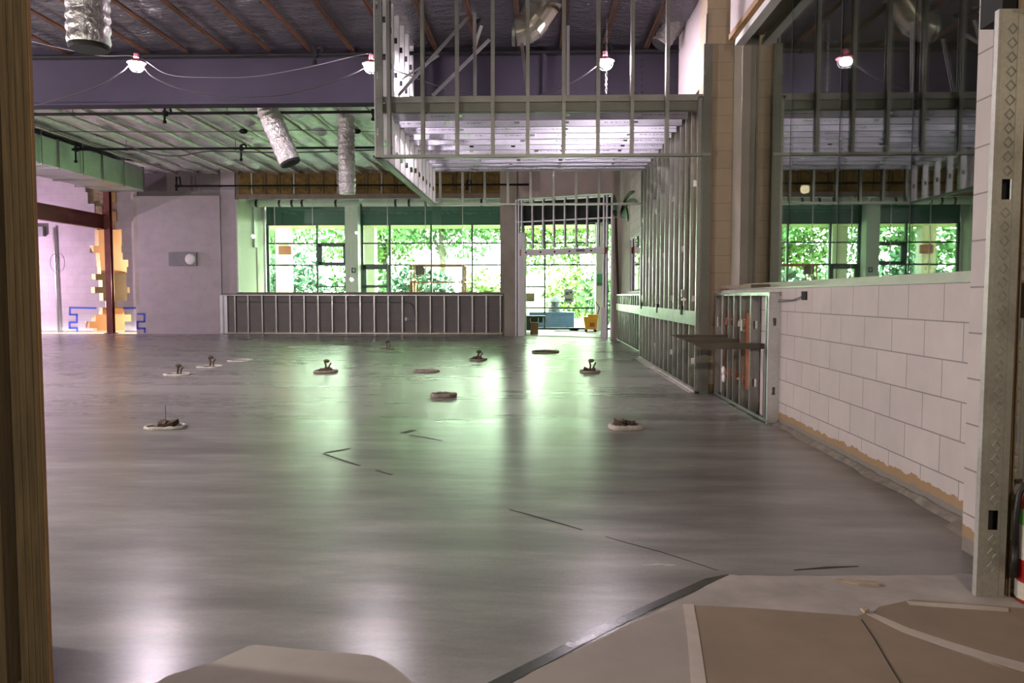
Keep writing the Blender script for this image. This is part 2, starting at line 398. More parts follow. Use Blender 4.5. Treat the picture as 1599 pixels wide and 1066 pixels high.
def track_mb(p, q, depth, open_, wd=0.096, leg=0.032, t=0.0022):
    return stud_mb(p, q, depth, open_, (), t, wd, leg, t*1.5)

# ================================================================ THE SETTING
XR, YB, YG = 2.155, 23.7, 27.0
ZC = 4.90
fl = struct(MB().box(-17.2, 10, -5, YB+0.2, -0.15, 0).build('floor', 'floor'))
# cracks and joints in the levelled floor
def strip(name, pix, wpx, mat, parent, z=0.0035):
    pts = [onZ(x, y) for x, y in pix]; b = MB()
    L, R_ = [], []
    for i, p in enumerate(pts):
        d = (pts[min(i+1, len(pts)-1)]-pts[max(i-1, 0)]); n = Vector((-d.y, d.x, 0)).normalized()
        wv = wpx if not isinstance(wpx, (list, tuple)) else wpx[i]
        L.append(p+n*wv/2); R_.append(p-n*wv/2)
    for i in range(len(pts)-1):
        b.prism([(L[i].x, L[i].y, 0.0004), (L[i+1].x, L[i+1].y, 0.0004), (R_[i+1].x, R_[i+1].y, 0.0004), (R_[i].x, R_[i].y, 0.0004)], (0, 0, z))
    return b.build(name, mat, parent)
strip('joint_line', [(505,708),(530,717),(545,722),(562,727)], 0.022, 'crack', fl, 0.0012)
strip('joint_line', [(588,734),(600,738),(612,741)], 0.02, 'crack', fl, 0.0012)
strip('joint_line', [(508,707),(525,704),(545,700)], 0.03, 'crack', fl, 0.0012)
strip('joint_line', [(795,795),(825,803),(860,813),(909,827)], [0.004, 0.012, 0.012, 0.006], 'crack', fl, 0.0012)
strip('joint_line', [(946,838),(985,849),(1030,861),(1080,877),(1122,891)], [0.004, 0.007, 0.006, 0.005, 0.004], 'crack', fl, 0.0012)
strip('joint_line', [(629,676),(640,673),(646,671)], 0.06, 'crack', fl, 0.0012)
strip('joint_line', [(640,679),(665,683),(690,688)], [0.02, 0.03, 0.01], 'crack', fl, 0.0012)
# dark wet seam along the near edge of the pour
strip('seam', [(735,1090),(800,1056),(870,1020),(940,983),(1010,950),(1060,928),(1110,906),(1140,898)], [0.05,0.05,0.045,0.05,0.04,0.045,0.05,0.02], 'wet_seam', fl, 0.002)
strip('seam', [(1240,890),(1290,886),(1340,884)], [0.004, 0.018, 0.004], 'crack', fl, 0.0014)

def wall(name, mat, boxes, parent=None):
    b = MB()
    for q in boxes: b.box(*q)
    return struct(b.build(name, mat, parent))

# --- right wall: painted block half wall with butt-jointed glass above
wr = wall('wall_right', 'cmu_right', [(XR, XR+0.30, 3.45, 9.44, 0, 1.2192)])
b = MB()      # mortar cove and torn paint edge at the foot of the wall
n = 60
for i in range(n):
    y0, y1 = 3.62+(7.1-3.62)*i/n, 3.62+(7.1-3.62)*(i+1)/n
    def wv(y): return 0.055+0.05*noise.noise(Vector((y*2.3, 0, 0)))+(0.07 if y < 4.0 else 0)
    def hv(y): return 0.028+0.016*noise.noise(Vector((y*5.1, 3, 0)))
    b.poly([(XR-wv(y0), y0, 0.001), (XR-wv(y1), y1, 0.001), (XR-0.01, y1, hv(y1)), (XR-0.01, y0, hv(y0))])
    b.poly([(XR-0.01, y0, hv(y0)), (XR-0.01, y1, hv(y1)), (XR+0.01, y1, hv(y1)), (XR+0.01, y0, hv(y0))])
b.build('mortar_cove', 'mortar_cove', wr)
wall('wall_right', 'cmu_pier', [(1.925, 2.46, 3.30, 3.60, 0, 5.0)])
wall('wall_right', 'cmu_column', [(1.952, 2.30, 9.44, 9.85, 0, 5.0)])
wall('wall_right', 'plaster_tan', [(2.265, 2.46, 9.02, 9.44, 1.22, 5.0)])
wall('wall_right', 'cmu_right', [(XR+0.02, XR+0.32, 9.85, 16.6, 0, 5.0), (XR+0.02, XR+0.32, 16.6, 19.0, 0, 1.22), (XR+0.02, XR+0.32, 16.6, 19.0, 2.52, 5.0)])
wall('wall_right', 'plaster_tan', [(XR+0.02, XR+0.32, 19.0, 20.95, 0, 5.0)])
wall('wall_right', 'gypsum', [(2.02, XR+0.02, 9.85, 11.7, 3.75, 5.0)])
# bulkhead above the glass
hd = wall('wall_right', 'gypsum', [(2.12, 2.50, 3.45, 9.02, 4.03, 5.0)])
MB().box(2.10, 2.20, 3.5, 9.0, 3.97, 4.03).build('wood_strip', 'lumber', hd)
MB().box(2.16, 2.26, 3.5, 8.95, 3.90, 3.97).build('white_strip', 'white_paint', hd)
# sill and glass
GX = 2.36
w1 = struct(MB().box(XR-0.005, 2.46, 3.60, 9.02, 1.2192, 1.232).box(GX-0.045, GX+0.03, 3.60, 9.02, 1.232, 1.285).build('window_1', 'alu'))
MB().box(XR-0.03, 2.34, 8.0, 9.3, 1.232, 1.268).build('sill_board', 'sill_brown', w1)
ys = [9.02] + [onX(x, 300, GX).y for x in (1178.8, 1233.6, 1310, 1423.5)] + [3.6]
for i in range(len(ys)-1):
    MB().box(GX-0.006, GX+0.006, ys[i+1]+0.005, ys[i]-0.005, 1.27, 4.03).build('glass_pane', 'glass_right', w1)
for y in ys[1:-1]:
    MB().box(GX-0.007, GX+0.007, y-0.005, y+0.005, 1.28, 3.95).build('silicone_joint', 'black', w1)
# glazed opening further along the right wall, above the low studs
w2 = struct(MB().box(XR, XR+0.3, 16.6, 19.0, 1.22, 1.26).box(2.18, 2.24, 18.95, 19.0, 1.26, 2.52).box(2.18, 2.24, 16.6, 19.0, 2.47, 2.52).build('window_2', 'offwhite'))
MB().box(2.19, 2.202, 16.6, 18.95, 1.26, 2.47).build('glass_pane', 'glass_right', w2)

# --- back wall
pL = onY(346, 400, YB).x; pW = onY(368.5, 400, YB).x; pWR = onY(781, 400, YB).x; pR = onY(803, 400, YB).x
pC = onY(217, 400, YB).x
ZS, ZH = 1.245, 4.05
wall('wall_back', 'cmu_under', [(pL, -0.95, YB, YB+0.3, 0, ZS-0.02)])
wall('wall_back', 'cmu_smooth', [(pC, pL, YB-0.06, YB+0.3, 0, onY(280, 306, YB).z)])
wall('wall_back', 'cmu_smooth', [(pL, pW, YB, YB+0.3, ZS-0.02, 5.0)])
wall('wall_back', 'cmu_under', [(pC, pL, YB, YB+0.3, onY(280, 306, YB).z, 5.0)])
wall('wall_back', 'plaster_tan', [(pWR, -0.6, YB-0.02, YB+0.3, ZS-0.02, 5.0)])
wall('wall_back', 'sill_brown', [(pW, pWR, YB+0.06, YB+0.3, ZH+0.06, 5.0)])
# left part of the back wall with the broken-out hole
YL = 24.0
rows = [(272,300,133,150,157,186),(300,318,137,182),(318,358,148,183),(358,383,148,190),(383,394.5,140,189.5),(394.5,405.7,149.5,191.6),(405.7,416.5,150.6,200.2),
        (416.5,427.3,151.7,198),(427.3,437,143,197),(437,447.8,153.9,197),(447.8,457.5,142,202.4),(457.5,469.4,155,198),
        (469.4,480,164.6,183),(480,491,153.9,193.8),(491,501.7,143,204.6),(501.7,512.5,133.4,194.9),(512.5,523,145.2,194.9)]
xl, xr = -17.2, pC+0.02
b = MB()
ztop0 = onY(150, rows[0][0], YL).z
b.box(xl, xr, YL, YL+0.22, ztop0, 5.0)
for r in rows:
    z1 = onY(150, r[0], YL).z; z0 = max(0, onY(150, r[1], YL).z)
    if r is rows[-1]: z0 = 0
    xs = [xl]+[onY(x, (r[0]+r[1])/2, YL).x for x in r[2:]]+[xr]
    for i in range(0, len(xs), 2): b.box(xs[i], xs[i+1], YL, YL+0.22, z0, z1)
wl = struct(b.build('wall_back', 'cmu_back'))
a_ = rect(130,358,205,268,YL)
MB().box(a_[0], a_[1], YL+0.10, YL+0.20, a_[3], a_[2]).build('broken_block', 'rubble', wl)
for (x0, y0, x1, y1) in ((136,276,143,292),(150,280,158,300),(170,300,181,316),(150,322,160,336),(172,330,182,345)):
    a_ = rect(x0,y0,x1,y1,YL)
    MB().box(a_[0], a_[1], YL-0.02, YL+0.12, a_[2], a_[3]).build('broken_block', 'ochre' if x0 > 160 else 'rubble', wl)
struct(MB().box(pC-0.12, pC, YL-0.33, YL, 0, 4.3).build('trim_1', 'plaster_tan'))
struct(MB().box(-17.2, pC, YL-0.012, YL, 0, 0.05).build('baseboard_back', 'sill_brown'))
# room seen through the hole
wall('wall_far_room', 'peach', [(-17, -9.6, 26.3, 26.45, 0, 5), (-9.75, -9.6, 24.25, 26.3, 0, 5), (-17.15, -17, 24.25, 26.3, 0, 5)])
struct(MB().box(-17, -9.6, 24.0, 26.3, -0.1, 0.0).build('floor', 'peach'))
a_ = rect(138,427,200,481,26.1)
tag(MB().box(a_[0], a_[1], 26.05, 26.298, a_[2], a_[3]).build('wall_board', 'olive', bevel=0.01), 'dark olive board on the peach wall seen through the broken hole', 'board')
# outer walls
wall('wall_left', 'cmu_back', [(-17.4, -17.2, -5, 26.5, 0, 5.2)])
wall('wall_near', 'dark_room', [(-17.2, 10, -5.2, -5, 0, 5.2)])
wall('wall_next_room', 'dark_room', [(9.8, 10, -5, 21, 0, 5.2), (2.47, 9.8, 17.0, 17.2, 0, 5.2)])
# near partition around the opening the photo is taken through
xg_ = onY(-9, 533, 2.2).x
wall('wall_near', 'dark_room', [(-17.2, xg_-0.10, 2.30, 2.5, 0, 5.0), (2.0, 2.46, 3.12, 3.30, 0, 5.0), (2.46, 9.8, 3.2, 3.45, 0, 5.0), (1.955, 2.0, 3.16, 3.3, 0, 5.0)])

# --- ceiling: foil-faced insulation sagging between the joists
def ceiling(name, x0, x1, y0, y1, mat, amp, z):
    nx = int((x1-x0)/0.0622); ny = int((y1-y0)/(0.09 if 'far' in mat else 0.12)); b = MB()
    for j in range(ny+1):
        for i in range(nx+1):
            x = x0+(x1-x0)*i/nx; y = y0+(y1-y0)*j/ny
            t = ((x+5.26)/0.622) % 1.0
            sag = -amp*(math.sin(PI*t)**0.8)
            cell = math.floor((x+5.26)/0.622)
            sag *= 0.62+0.75*(1-abs(math.sin(y*2.1+cell*1.9+0.8*noise.noise(Vector((cell*1.7, y*0.6, 2))))))**1.6
            wr_ = (1.7 if 'far' in mat else 1.1)*0.028*noise.noise(Vector((x*2.2, y*3.3, 1)))+0.016*noise.noise(Vector((x*5, y*8, 5)))
            pin = min(1, math.sin(PI*t)*1.6)
            b.v.append((x, y, z+sag*(0.8+0.5*noise.noise(Vector((math.floor((x+5.26)/0.622)*3.1, y*0.9, 9))))+wr_*(0.35+0.65*pin)))
    for j in range(ny):
        for i in range(nx):
            a = j*(nx+1)+i; b.f.append((a, a+1, a+nx+2, a+nx+1))
    return struct(b.build(name, mat, smooth=True))
ceiling('ceiling', -17.2, 2.14, 2.2, 12.0, 'foil_near_dim', 0.05, ZC)
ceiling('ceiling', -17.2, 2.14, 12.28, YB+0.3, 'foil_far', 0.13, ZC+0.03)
struct(MB().box(-17.4, 10, -5.2, YG+0.5, 5.02, 5.25).build('roof', 'roofing'))
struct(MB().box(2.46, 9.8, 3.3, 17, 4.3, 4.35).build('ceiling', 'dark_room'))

# --- lobby beyond the windows
struct(MB().box(-9.6, 6, YB+0.2, YG+0.3, -0.15, 0.0).build('floor', 'lobby_floor'))
struct(MB().box(-9.6, 6, YB+0.3, YG+0.3, 4.27, 4.4).build('ceiling', 'white_paint'))
wlb = wall('wall_lobby_left', 'lobby_wall', [(-9.62, -9.4, YB+0.3, YG+0.3, 0, 4.3)])
wall('wall_lobby_right', 'lobby_wall', [(3.0, 3.2, 21.9, YG+0.3, 0, 4.3)])
xa = onY(368, 400, 25.5).x
wall('wall_lobby_left', 'lobby_wall', [(-9.4, onY(402, 400, 26.2).x, 26.2, 26.4, 0, 4.27)])
wall('wall_lobby_left', 'white_paint', [(-9.4, onY(398, 400, 25.9).x, 25.9, 26.2, onY(380, 386, 25.9).z, 4.27)])
a_ = rect(374,392,394,457,26.15)
d1 = struct(MB().box(a_[0], a_[1], 26.14, 26.2, 0, a_[3]).build('door_1', 'sign_tan'))
MB().box(a_[0], a_[1], 26.10, 26.14, a_[3]-0.5, a_[3]-0.45).build('rail', 'mullion', d1)
# --- front glazing of the lobby: dark mullion grid, green spandrel, white column
def gz(x0, y0, x1, y1, d=0.10, Y=YG, mat='mullion', name='mullion', par=None):
    a = rect(x0, y0, x1, y1, Y); return MB().box(a[0], a[1], Y, Y+d, a[2], a[3]).build(name, mat, par)
gx0, gx1 = onY(417, 420, YG).x, 2.98
zt, zg = onY(650, 349, YG).z, onY(650, 325, YG).z
w3 = struct(MB().box(gx0, gx1, YG, YG+0.14, zt-0.05, zt+0.02).build('window_3', 'mullion'))
MB().box(gx0, gx1, YG+0.02, YG+0.14, zt+0.02, 4.27).build('spandrel', 'spandrel', w3)
MB().box(gx0, gx1, YG, YG+0.12, 0, 0.07).build('bottom_rail', 'mullion', w3)
gl_panes = [(417,565),(565,851),(851,928),(928,1000)]
for a, c in gl_panes:
    MB().box(onY(a, 430, YG).x+0.01, onY(c, 430, YG).x-0.01 if c < 990 else gx1, YG+0.055, YG+0.065, 0.05, zt-0.03).build('glass_pane', 'glass_front', w3)
hz = [onY(700, y, YG).z for y in (379.5, 413.5, 447.5, 480.5)]
def vbar(px, wid=0.055):
    x = onY(px, 420, YG).x; MB().box(x-wid/2, x+wid/2, YG-0.005, YG+0.125, 0.0, zt).build('mullion', 'mullion', w3)
def hbar(pa, pb, z, hgt=0.05):
    MB().box(onY(pa, 420, YG).x, onY(pb, 420, YG).x, YG-0.003, YG+0.122, z-hgt/2, z+hgt/2).build('mullion', 'mullion', w3)
for px, wd in ((418.5,0.09),(495.5,0.06),(540,0.05),(565.5,0.10),(609,0.07),(673.5,0.055),(737.5,0.06),(790,0.06),(818,0.05),(850.7,0.055),(930.5,0.09)): vbar(px, wd)
for a, c in ((418,541),(565,818)): hbar(a, c, hz[0]); hbar(a, c, hz[1])
hbar(418, 818, hz[3]); hbar(497, 541, hz[2]); hbar(818, 930, hz[1]); hbar(818, 851, hz[2]); hbar(818, 930, hz[3], 0.06); hbar(818, 930, hz[0])
gz(497,380,502.5,413, par=w3); gz(536,380,541,413, par=w3); gz(497,380,541,385, par=w3); gz(497,409,541,414.5, par=w3)
d2 = struct(MB().box(onY(566,420,YG).x, onY(572,420,YG).x, YG-0.02, YG+0.1, 0, onY(585,414,YG).z).build('door_2', 'mullion'))
a_ = rect(566,414,607,420.5,YG); MB().box(a_[0], a_[1], YG-0.02, YG+0.1, a_[2], a_[3]).build('rail', 'mullion', d2)
a_ = rect(566,445,607,449,YG); MB().box(a_[0], a_[1], YG-0.02, YG+0.1, a_[2], a_[3]).build('rail', 'mullion', d2)
a_ = rect(604,414,607.5,460,YG); MB().box(a_[0], a_[1], YG-0.02, YG+0.1, 0, a_[3]).build('stile', 'mullion', d2)
cx = onY(551.5, 420, 26.7).x
pcol = struct(MB().box(cx-0.215, cx+0.215, 26.5, 26.93, 0, 4.27).build('wall_column', 'white_paint'))
cx2 = onY(936.5, 440, 26.6).x
struct(MB().box(cx2-0.13, cx2+0.19, 26.5, 26.93, 0, 4.27).build('wall_column', 'white_paint'))
# number plate on the lobby column
a_ = rect(549,418,555.5,426,26.49)
sg = tag(MB().box(a_[0], a_[1], 26.47, 26.498, a_[2], a_[3]).build('number_sign', 'sign_grey'), 'small grey square sign with white number 4 on the lobby column', 'sign')
def text(body, size, loc, rot, mat, parent, name='lettering', ext=0.003):
    cu = bpy.data.curves.new(name, 'FONT'); cu.body = body; cu.size = size; cu.align_x = 'CENTER'; cu.align_y = 'CENTER'; cu.extrude = ext
    o = bpy.data.objects.new(name+'_t', cu); COL.objects.link(o)
    dg = bpy.context.evaluated_depsgraph_get(); me = bpy.data.meshes.new_from_object(o.evaluated_get(dg)); bpy.data.objects.remove(o)
    me.materials.clear(); me.materials.append(M[mat])
    t = bpy.data.objects.new(name, me); COL.objects.link(t); t.rotation_euler = rot; t.location = Vector(loc)-(Vector(parent.location) if parent else Vector())
    t.parent = parent; return t
text('4', 0.17, ((a_[0]+a_[1])/2, 26.466, (a_[2]+a_[3])/2), (PI/2, 0, 0), 'sign_white', sg, 'numeral')
# notices on the door glass and column
a_ = rect(881,451,895,472,YG-0.01); p_ = tag(MB().box(a_[0], a_[1], YG+0.043, YG+0.054, a_[2], a_[3]).build('notice', 'paper'), 'pale notice with dark pictures taped on the lobby door glass', 'notice')
for q in ((883,455.5,888.5,460.5),(889.5,454.5,893,458),(883,466,893,470)):
    c_ = rect(*q, YG-0.02); MB().box(c_[0], c_[1], YG+0.039, YG+0.0435, c_[2], c_[3]).build('picture', 'paper_ink', p_)
a_ = rect(822,457.5,835,471,YG-0.01); tag(MB().box(a_[0], a_[1], YG+0.043, YG+0.054, a_[2], a_[3]).build('notice', 'sign_tan'), 'square brown notice on the lobby glass above the black bin', 'notice')
a_ = rect(932,427.5,940.5,446,26.49); p_ = tag(MB().box(a_[0], a_[1], 26.47, 26.498, a_[2]+0.06, a_[3]).build('notice', 'sign_green'), 'green notice with dark foot on the white column right of the doorway', 'notice')
MB().box(a_[0], a_[1], 26.46, 26.497, a_[2], a_[2]+0.10).build('foot_band', 'sign_grey', p_)
# window glass in the back wall, butt jointed
w4 = struct(MB().box(pW, pWR, YB+0.08, YB+0.22, ZS-0.02, ZS+0.02).build('window_4', 'sill_brown'))
xs = [pW]+[onY(x, 400, YB+0.15).x for x in (429.8, 488.7, 547, 605.5, 664.5, 722.6)]+[pWR]
for i in range(len(xs)-1):
    MB().box(xs[i]+0.004, xs[i+1]-0.004, YB+0.145, YB+0.155, ZS+0.02, ZH+0.06).build('glass_pane', 'glass_lobby', w4)
for x in xs[1:-1]: MB().box(x-0.009, x+0.009, YB+0.142, YB+0.158, ZS+0.02, ZH+0.06).build('silicone_joint', 'offwhite', w4)
MB().box(pW, pWR, YB+0.055, YB+0.075, ZH+0.02, ZH+0.14).build('head_trim', 'sill_brown', w4)
MB().box(pW, pW+0.05, YB+0.01, YB+0.28, ZS, ZH).build('jamb_liner', 'offwhite', w4)

# --- angled wall round the doorway
A, B_ = Vector((-0.66, 22.9, 0)), Vector((2.0, 21.6, 0))
D = (B_-A).normalized(); N = Vector((D.y, -D.x, 0))     # N towards the room
def awall(name, mat, s0, s1, z0, z1, n0, n1, fn=struct, **k):
    c = A+D*((s0+s1)/2)+N*((n0+n1)/2); o = MB().obox((c.x, c.y, (z0+z1)/2), D*((s1-s0)/2), N*((n1-n0)/2), (0,0,(z1-z0)/2)).build(name, mat, **k)
    return fn(o) if fn else o
LW = (B_-A).length
awall('wall_back', 'plaster_pink', -0.35, LW+0.2, 3.95, 5.0, -0.25, -0.05)
wall('wall_back', 'plaster_tan', [(-0.98, -0.62, 22.85, YB+0.3, 0, 5.0), (1.99, XR+0.1, 21.1, 21.9, 0, 5.0), (XR-0.02, XR+0.3, 20.9, 21.3, 0, 5.0)])
struct(MB().poly([(-0.72,22.94,0.0),(2.05,21.56,0.0),(2.05,21.56,0.012),(-0.72,22.94,0.012)]).prism([(-0.72,22.94,0.0),(2.05,21.56,0.0),(2.05,21.9,0.0),(-0.72,23.3,0.0)], (0,0,0.012)).build('trim_2', 'mortar_cove'))

# ================================================================ OUTSIDE
struct(MB().box(-60, 60, YG+0.3, 110, -0.25, -0.12).build('ground', 'lawn'))
struct(MB().box(-30, 30, YG+0.3, YG+8, -0.12, -0.06).build('path', 'paving'))
cn = struct(MB().box(-14, 8, YG+0.3, YG+3.6, onY(650,357,YG+3.6).z, onY(650,357,YG+3.6).z+0.5).build('roof_overhang', 'canopy'))
for (px, wd) in ((444.5, 21), (576, 23)):
    c_ = onY(px, 400, YG+3.2); hw = wd/2*(YG+3.2)/FPX
    struct(MB().box(c_.x-hw, c_.x+hw, YG+2.9, YG+3.4, -0.1, onY(650,357,YG+3.6).z).build('wall_pillar', 'offwhite'))
a_ = rect(435.5,384,455,397.5,YG+2.85)
tag(MB().box(a_[0], a_[1], YG+2.8, YG+2.895, a_[2], a_[3]).build('wall_sign', 'red_sign', bevel=0.005), 'dull red sign board on the outside pillar at the window bay edge', 'sign')

def leaf_cloud(b, c, rad, n, size, sc=(1,1,0.75)):
    for _ in range(n):
        d = Vector((random.gauss(0,1), random.gauss(0,1), random.gauss(0,1))).normalized()*(random.random()**0.45)*rad
        p = Vector(c)+Vector((d.x*sc[0], d.y*sc[1], d.z*sc[2]))
        u = Vector((random.gauss(0,1), random.gauss(0,1), random.gauss(0,1))).normalized()
        v = u.cross(Vector((random.gauss(0,1), random.gauss(0,1), random.gauss(0,1)))).normalized()
        s_ = size*random.uniform(0.6, 1.3)
        b.poly([p-u*s_, p+v*s_*0.5, p+u*s_, p-v*s_*0.5])
def tree(x, y, h, crown, n, mat, label, size=0.17):
    t = thing('tree', label, 'tree', (x, y, -0.12), 'trees outside the lobby glazing')
    tk = MB(); top = h*0.72
    tk.tube([(x, y, -0.12), (x+0.1, y, top*0.4), (x-0.05, y+0.1, top*0.8), (x, y, top)], [0.2, 0.15, 0.1, 0.05], 8)
    b = MB()
    for k in range(9):
        a = k*2.4; rr = crown*random.uniform(0.3, 0.75); c = (x+rr*math.cos(a), y+rr*math.sin(a), h*random.uniform(0.42, 0.95))
        tk.tube([(x, y, top*random.uniform(0.4, 0.8)), ((x+c[0])/2, (y+c[1])/2, c[2]*0.9), c], [0.07, 0.05, 0.02], 5)
        leaf_cloud(b, c, crown*0.6, n//4, size)
    tk.build('trunk', 'bark', t); b.build('foliage', mat, t)
tree(-13.5, 40, 8.5, 3.6, 2600, 'leaf_mid', 'leafy tree outside the lobby glass beyond the left window bay')
tree(-8.6, 44, 8, 3.4, 2600, 'leaf_light', 'leafy tree outside behind the white lobby column')
tree(-4.8, 39, 9, 3.4, 2600, 'leaf_mid', 'leafy tree outside above the orange lift basket')
tree(-1.2, 43, 7.5, 3.0, 2200, 'leaf_light', 'leafy tree outside at the right end of the window bay')
tree(2.2, 45, 8.0, 2.6, 1300, 'leaf_light', 'thin leafy tree outside straight through the doorway')
tree(5.2, 41, 7.0, 2.6, 1600, 'leaf_mid', 'leafy tree outside past the right side of the doorway')
def shrub(x, y, h, r, n, mat, label, size=0.15):
    t = thing('shrub', label, 'shrub', (x, y, -0.12), 'shrubs outside the lobby glazing')
    h *= 1.25; b = MB(); leaf_cloud(b, (x, y, h*0.5), r, n, size, (1, 0.8, h*0.5/r)); b.build('foliage', mat, t)
    MB().tube([(x, y, -0.12), (x+0.05, y, h*0.35), (x, y+0.03, h*0.6)], [0.06, 0.05, 0.03], 6).build('stem', 'bark', t)
shrub(-10.6, 33.5, 2.5, 1.6, 1500, 'leaf_blue', 'rounded shrub outside below the vent window')
shrub(-7.6, 34, 2.2, 1.5, 1300, 'leaf_mid', 'rounded shrub outside behind the glazed lobby door')
shrub(-4.9, 33, 2.0, 1.5, 1300, 'leaf_blue', 'bluish shrub outside behind the orange lift basket')
shrub(-2.4, 35, 1.9, 1.3, 900, 'leaf_light', 'pale shrub outside at the right end of the windows')
shrub(1.4, 36, 2.1, 1.3, 1100, 'leaf_light', 'light green shrub outside behind the stone lantern')
shrub(3.0, 34, 2.0, 1.4, 1100, 'leaf_mid', 'green shrub outside beside the mop bucket side of the doorway')
# pale blue block with a roofed stone shape seen through the door glass
a_ = rect(851,487,897,513,29.5)
pl = tag(MB().box(a_[0]-0.6, a_[1], 29.5, 30.6, -0.1, a_[3]).build('planter', 'blue_paint', bevel=0.02), 'long pale blue planter box outside the lobby door glass', 'planter')
lx, _, lz0, lz1 = rect(867,462,882,486,30.0); lx = onY(867.5,474,30).x
t = thing('stone_lantern', 'grey stone lantern with wide roof standing on the blue planter', 'lantern', (lx, 30.0, a_[3]))
MB().tube([(lx,30,a_[3]),(lx,30,a_[3]+0.10),(lx,30,a_[3]+0.12)], [0.30,0.26,0.16], 12).build('base', 'stone', t)
MB().tube([(lx,30,a_[3]+0.10),(lx,30,lz1-0.22)], [0.14,0.17], 12).build('shaft', 'stone', t)
MB().tube([(lx,30,lz1-0.22),(lx,30,lz1-0.12),(lx,30,lz1-0.03),(lx,30,lz1+0.03)], [0.34,0.22,0.10,0.02], 12).build('roof', 'stone', t)

# ================================================================ LOBBY THINGS
# scissor lift behind the windows
LY = 25.4
def lp(x, y): return onY(x, y, LY)
t = thing('scissor_lift', 'orange scissor lift basket standing behind the lobby windows', 'lift', (lp(683,450).x, LY+0.4, 0))
lx0, lx1, ztop, zmid, zlow = lp(640.5,413).x, lp(725,413).x, lp(683,413).z, lp(683,440).z, 0.95
b = MB()
for y_ in (LY, LY+0.75):
    b.box(lx0, lx1, y_-0.025, y_+0.025, ztop-0.05, ztop+0.01); b.box(lx0, lx1, y_-0.02, y_+0.02, zmid-0.02, zmid+0.02)
    for x in (lx0+0.03, lp(647,430).x, lp(722,430).x, lx1-0.02): b.box(x-0.02, x+0.02, y_-0.02, y_+0.02, zlow, ztop)
for x in (lx0+0.03, lx1-0.02):
    b.box(x-0.02, x+0.02, LY, LY+0.75, ztop-0.05, ztop); b.box(x-0.02, x+0.02, LY, LY+0.75, zmid-0.02, zmid+0.02)
b.build('guard_rail', 'lift_orange', t)
MB().box(lx0-0.02, lx0+0.08, LY-0.04, LY+0.79, zlow, zmid).build('gate_post', 'lift_orange', t)
MB().box(lx0, lx1, LY-0.02, LY+0.77, zlow-0.12, zlow).build('deck', 'grey_box', t)
b = MB()
for s_ in (-1, 1):
    for k in range(2):
        z0, z1 = 0.42+k*0.2, 0.62+k*0.2
        b.bar((lx0+0.15, LY+0.38+s_*0.25, z0), (lx1-0.15, LY+0.38+s_*0.25, z1), 0.05, 0.05); b.bar((lx1-0.15, LY+0.38+s_*0.25, z0), (lx0+0.15, LY+0.38+s_*0.25, z1), 0.05, 0.05)
b.build('scissor_arm', 'grey_box', t)
MB().box(lx0, lx1, LY, LY+0.76, 0.12, 0.42).build('chassis', 'lift_orange', t, bevel=0.02)
for x in (lx0+0.2, lx1-0.2):
    for y_ in (LY+0.02, LY+0.74): MB().cyl((x, y_-0.05, 0.16), (x, y_+0.05, 0.16), 0.16, 16).build('wheel', 'rubber', t)
a_ = rect(649,414,663,429,LY-0.08)
MB().prism([(a_[0], LY-0.10, a_[2]), (a_[1], LY-0.10, a_[2]), (a_[1], LY-0.10, a_[3]-0.09), (a_[1]-0.10, LY-0.10, a_[3]), (a_[0], LY-0.10, a_[3])], (0, 0.08, 0)).build('control_box', 'sill_brown', t)
# white lagged pipes under the lobby ceiling
for (p0, p1, straps, lab) in ((391, 560, (401,437,456.5,472.5,525), 'white lagged pipe with black straps above the left window bay'), (566, 781, (618,639,665,752), 'white lagged pipe above the right window bay, left of the doorway')):
    z = onY(600, 317, 25.6).z; x0, x1 = onY(p0, 317, 25.6).x, onY(p1, 317, 25.6).x
    t = thing('lagged_pipe', lab, 'pipe', ((x0+x1)/2, 25.6, z), 'lagged pipes in the lobby')
    MB().cyl((x0, 25.6, z), (x1, 25.6, z), 0.11, 14).build('lagging', 'white_paint', t, smooth=True)
    for s_ in straps:
        x = onY(s_, 317, 25.6).x; MB().cyl((x-0.035, 25.6, z), (x+0.035, 25.6, z), 0.118, 14).box(x-0.01, x+0.01, 25.59, 25.61, z, 4.268).build('strap', 'black', t)
# bin, carton, basin, mop bucket by the doorway
by = 25.0
a_ = rect(818,489,841,517.5,by)
t = thing('wheeled_bin', 'dark green-black bin with a wide lid just inside the doorway', 'bin', ((a_[0]+a_[1])/2-0.15, by+0.3, 0))
MB().prism([(a_[0]-0.25, by, 0.06), (a_[1]-0.04, by, 0.06), (a_[1], by, a_[3]-0.14), (a_[0]-0.25, by, a_[3]-0.14)], (0, 0.6, 0)).build('body', 'dark_green_plastic', t)
MB().box(a_[0]-0.28, a_[1]+0.22, by-0.03, by+0.63, a_[3]-0.14, a_[3]-0.08).box(a_[1]+0.02, a_[1]+0.14, by+0.1, by+0.5, a_[3]-0.3, a_[3]-0.14).build('lid', 'dark_green_plastic', t, bevel=0.01)
for y_ in (by+0.1, by+0.5): MB().cyl((a_[1]-0.12, y_-0.03, 0.08), (a_[1]-0.12, y_+0.03, 0.08), 0.08, 12).build('wheel', 'rubber', t)
a_ = rect(828,497,840.5,521.5,23.9)
t = thing('cardboard_carton', 'tall open brown carton in front of the dark bin', 'carton', ((a_[0]+a_[1])/2, 24.05, 0))
MB().box(a_[0], a_[1], 23.9, 24.2, 0.0, a_[3]-0.12).build('body', 'cardboard', t)
MB().box(a_[0]-0.005, a_[0]+0.01, 23.9, 24.2, a_[3]-0.12, a_[3]+0.0).build('flap', 'wood_chip', t)
MB().box(a_[1]-0.01, a_[1]+0.005, 23.9, 24.2, a_[3]-0.12, a_[3]).build('flap', 'wood_chip', t)
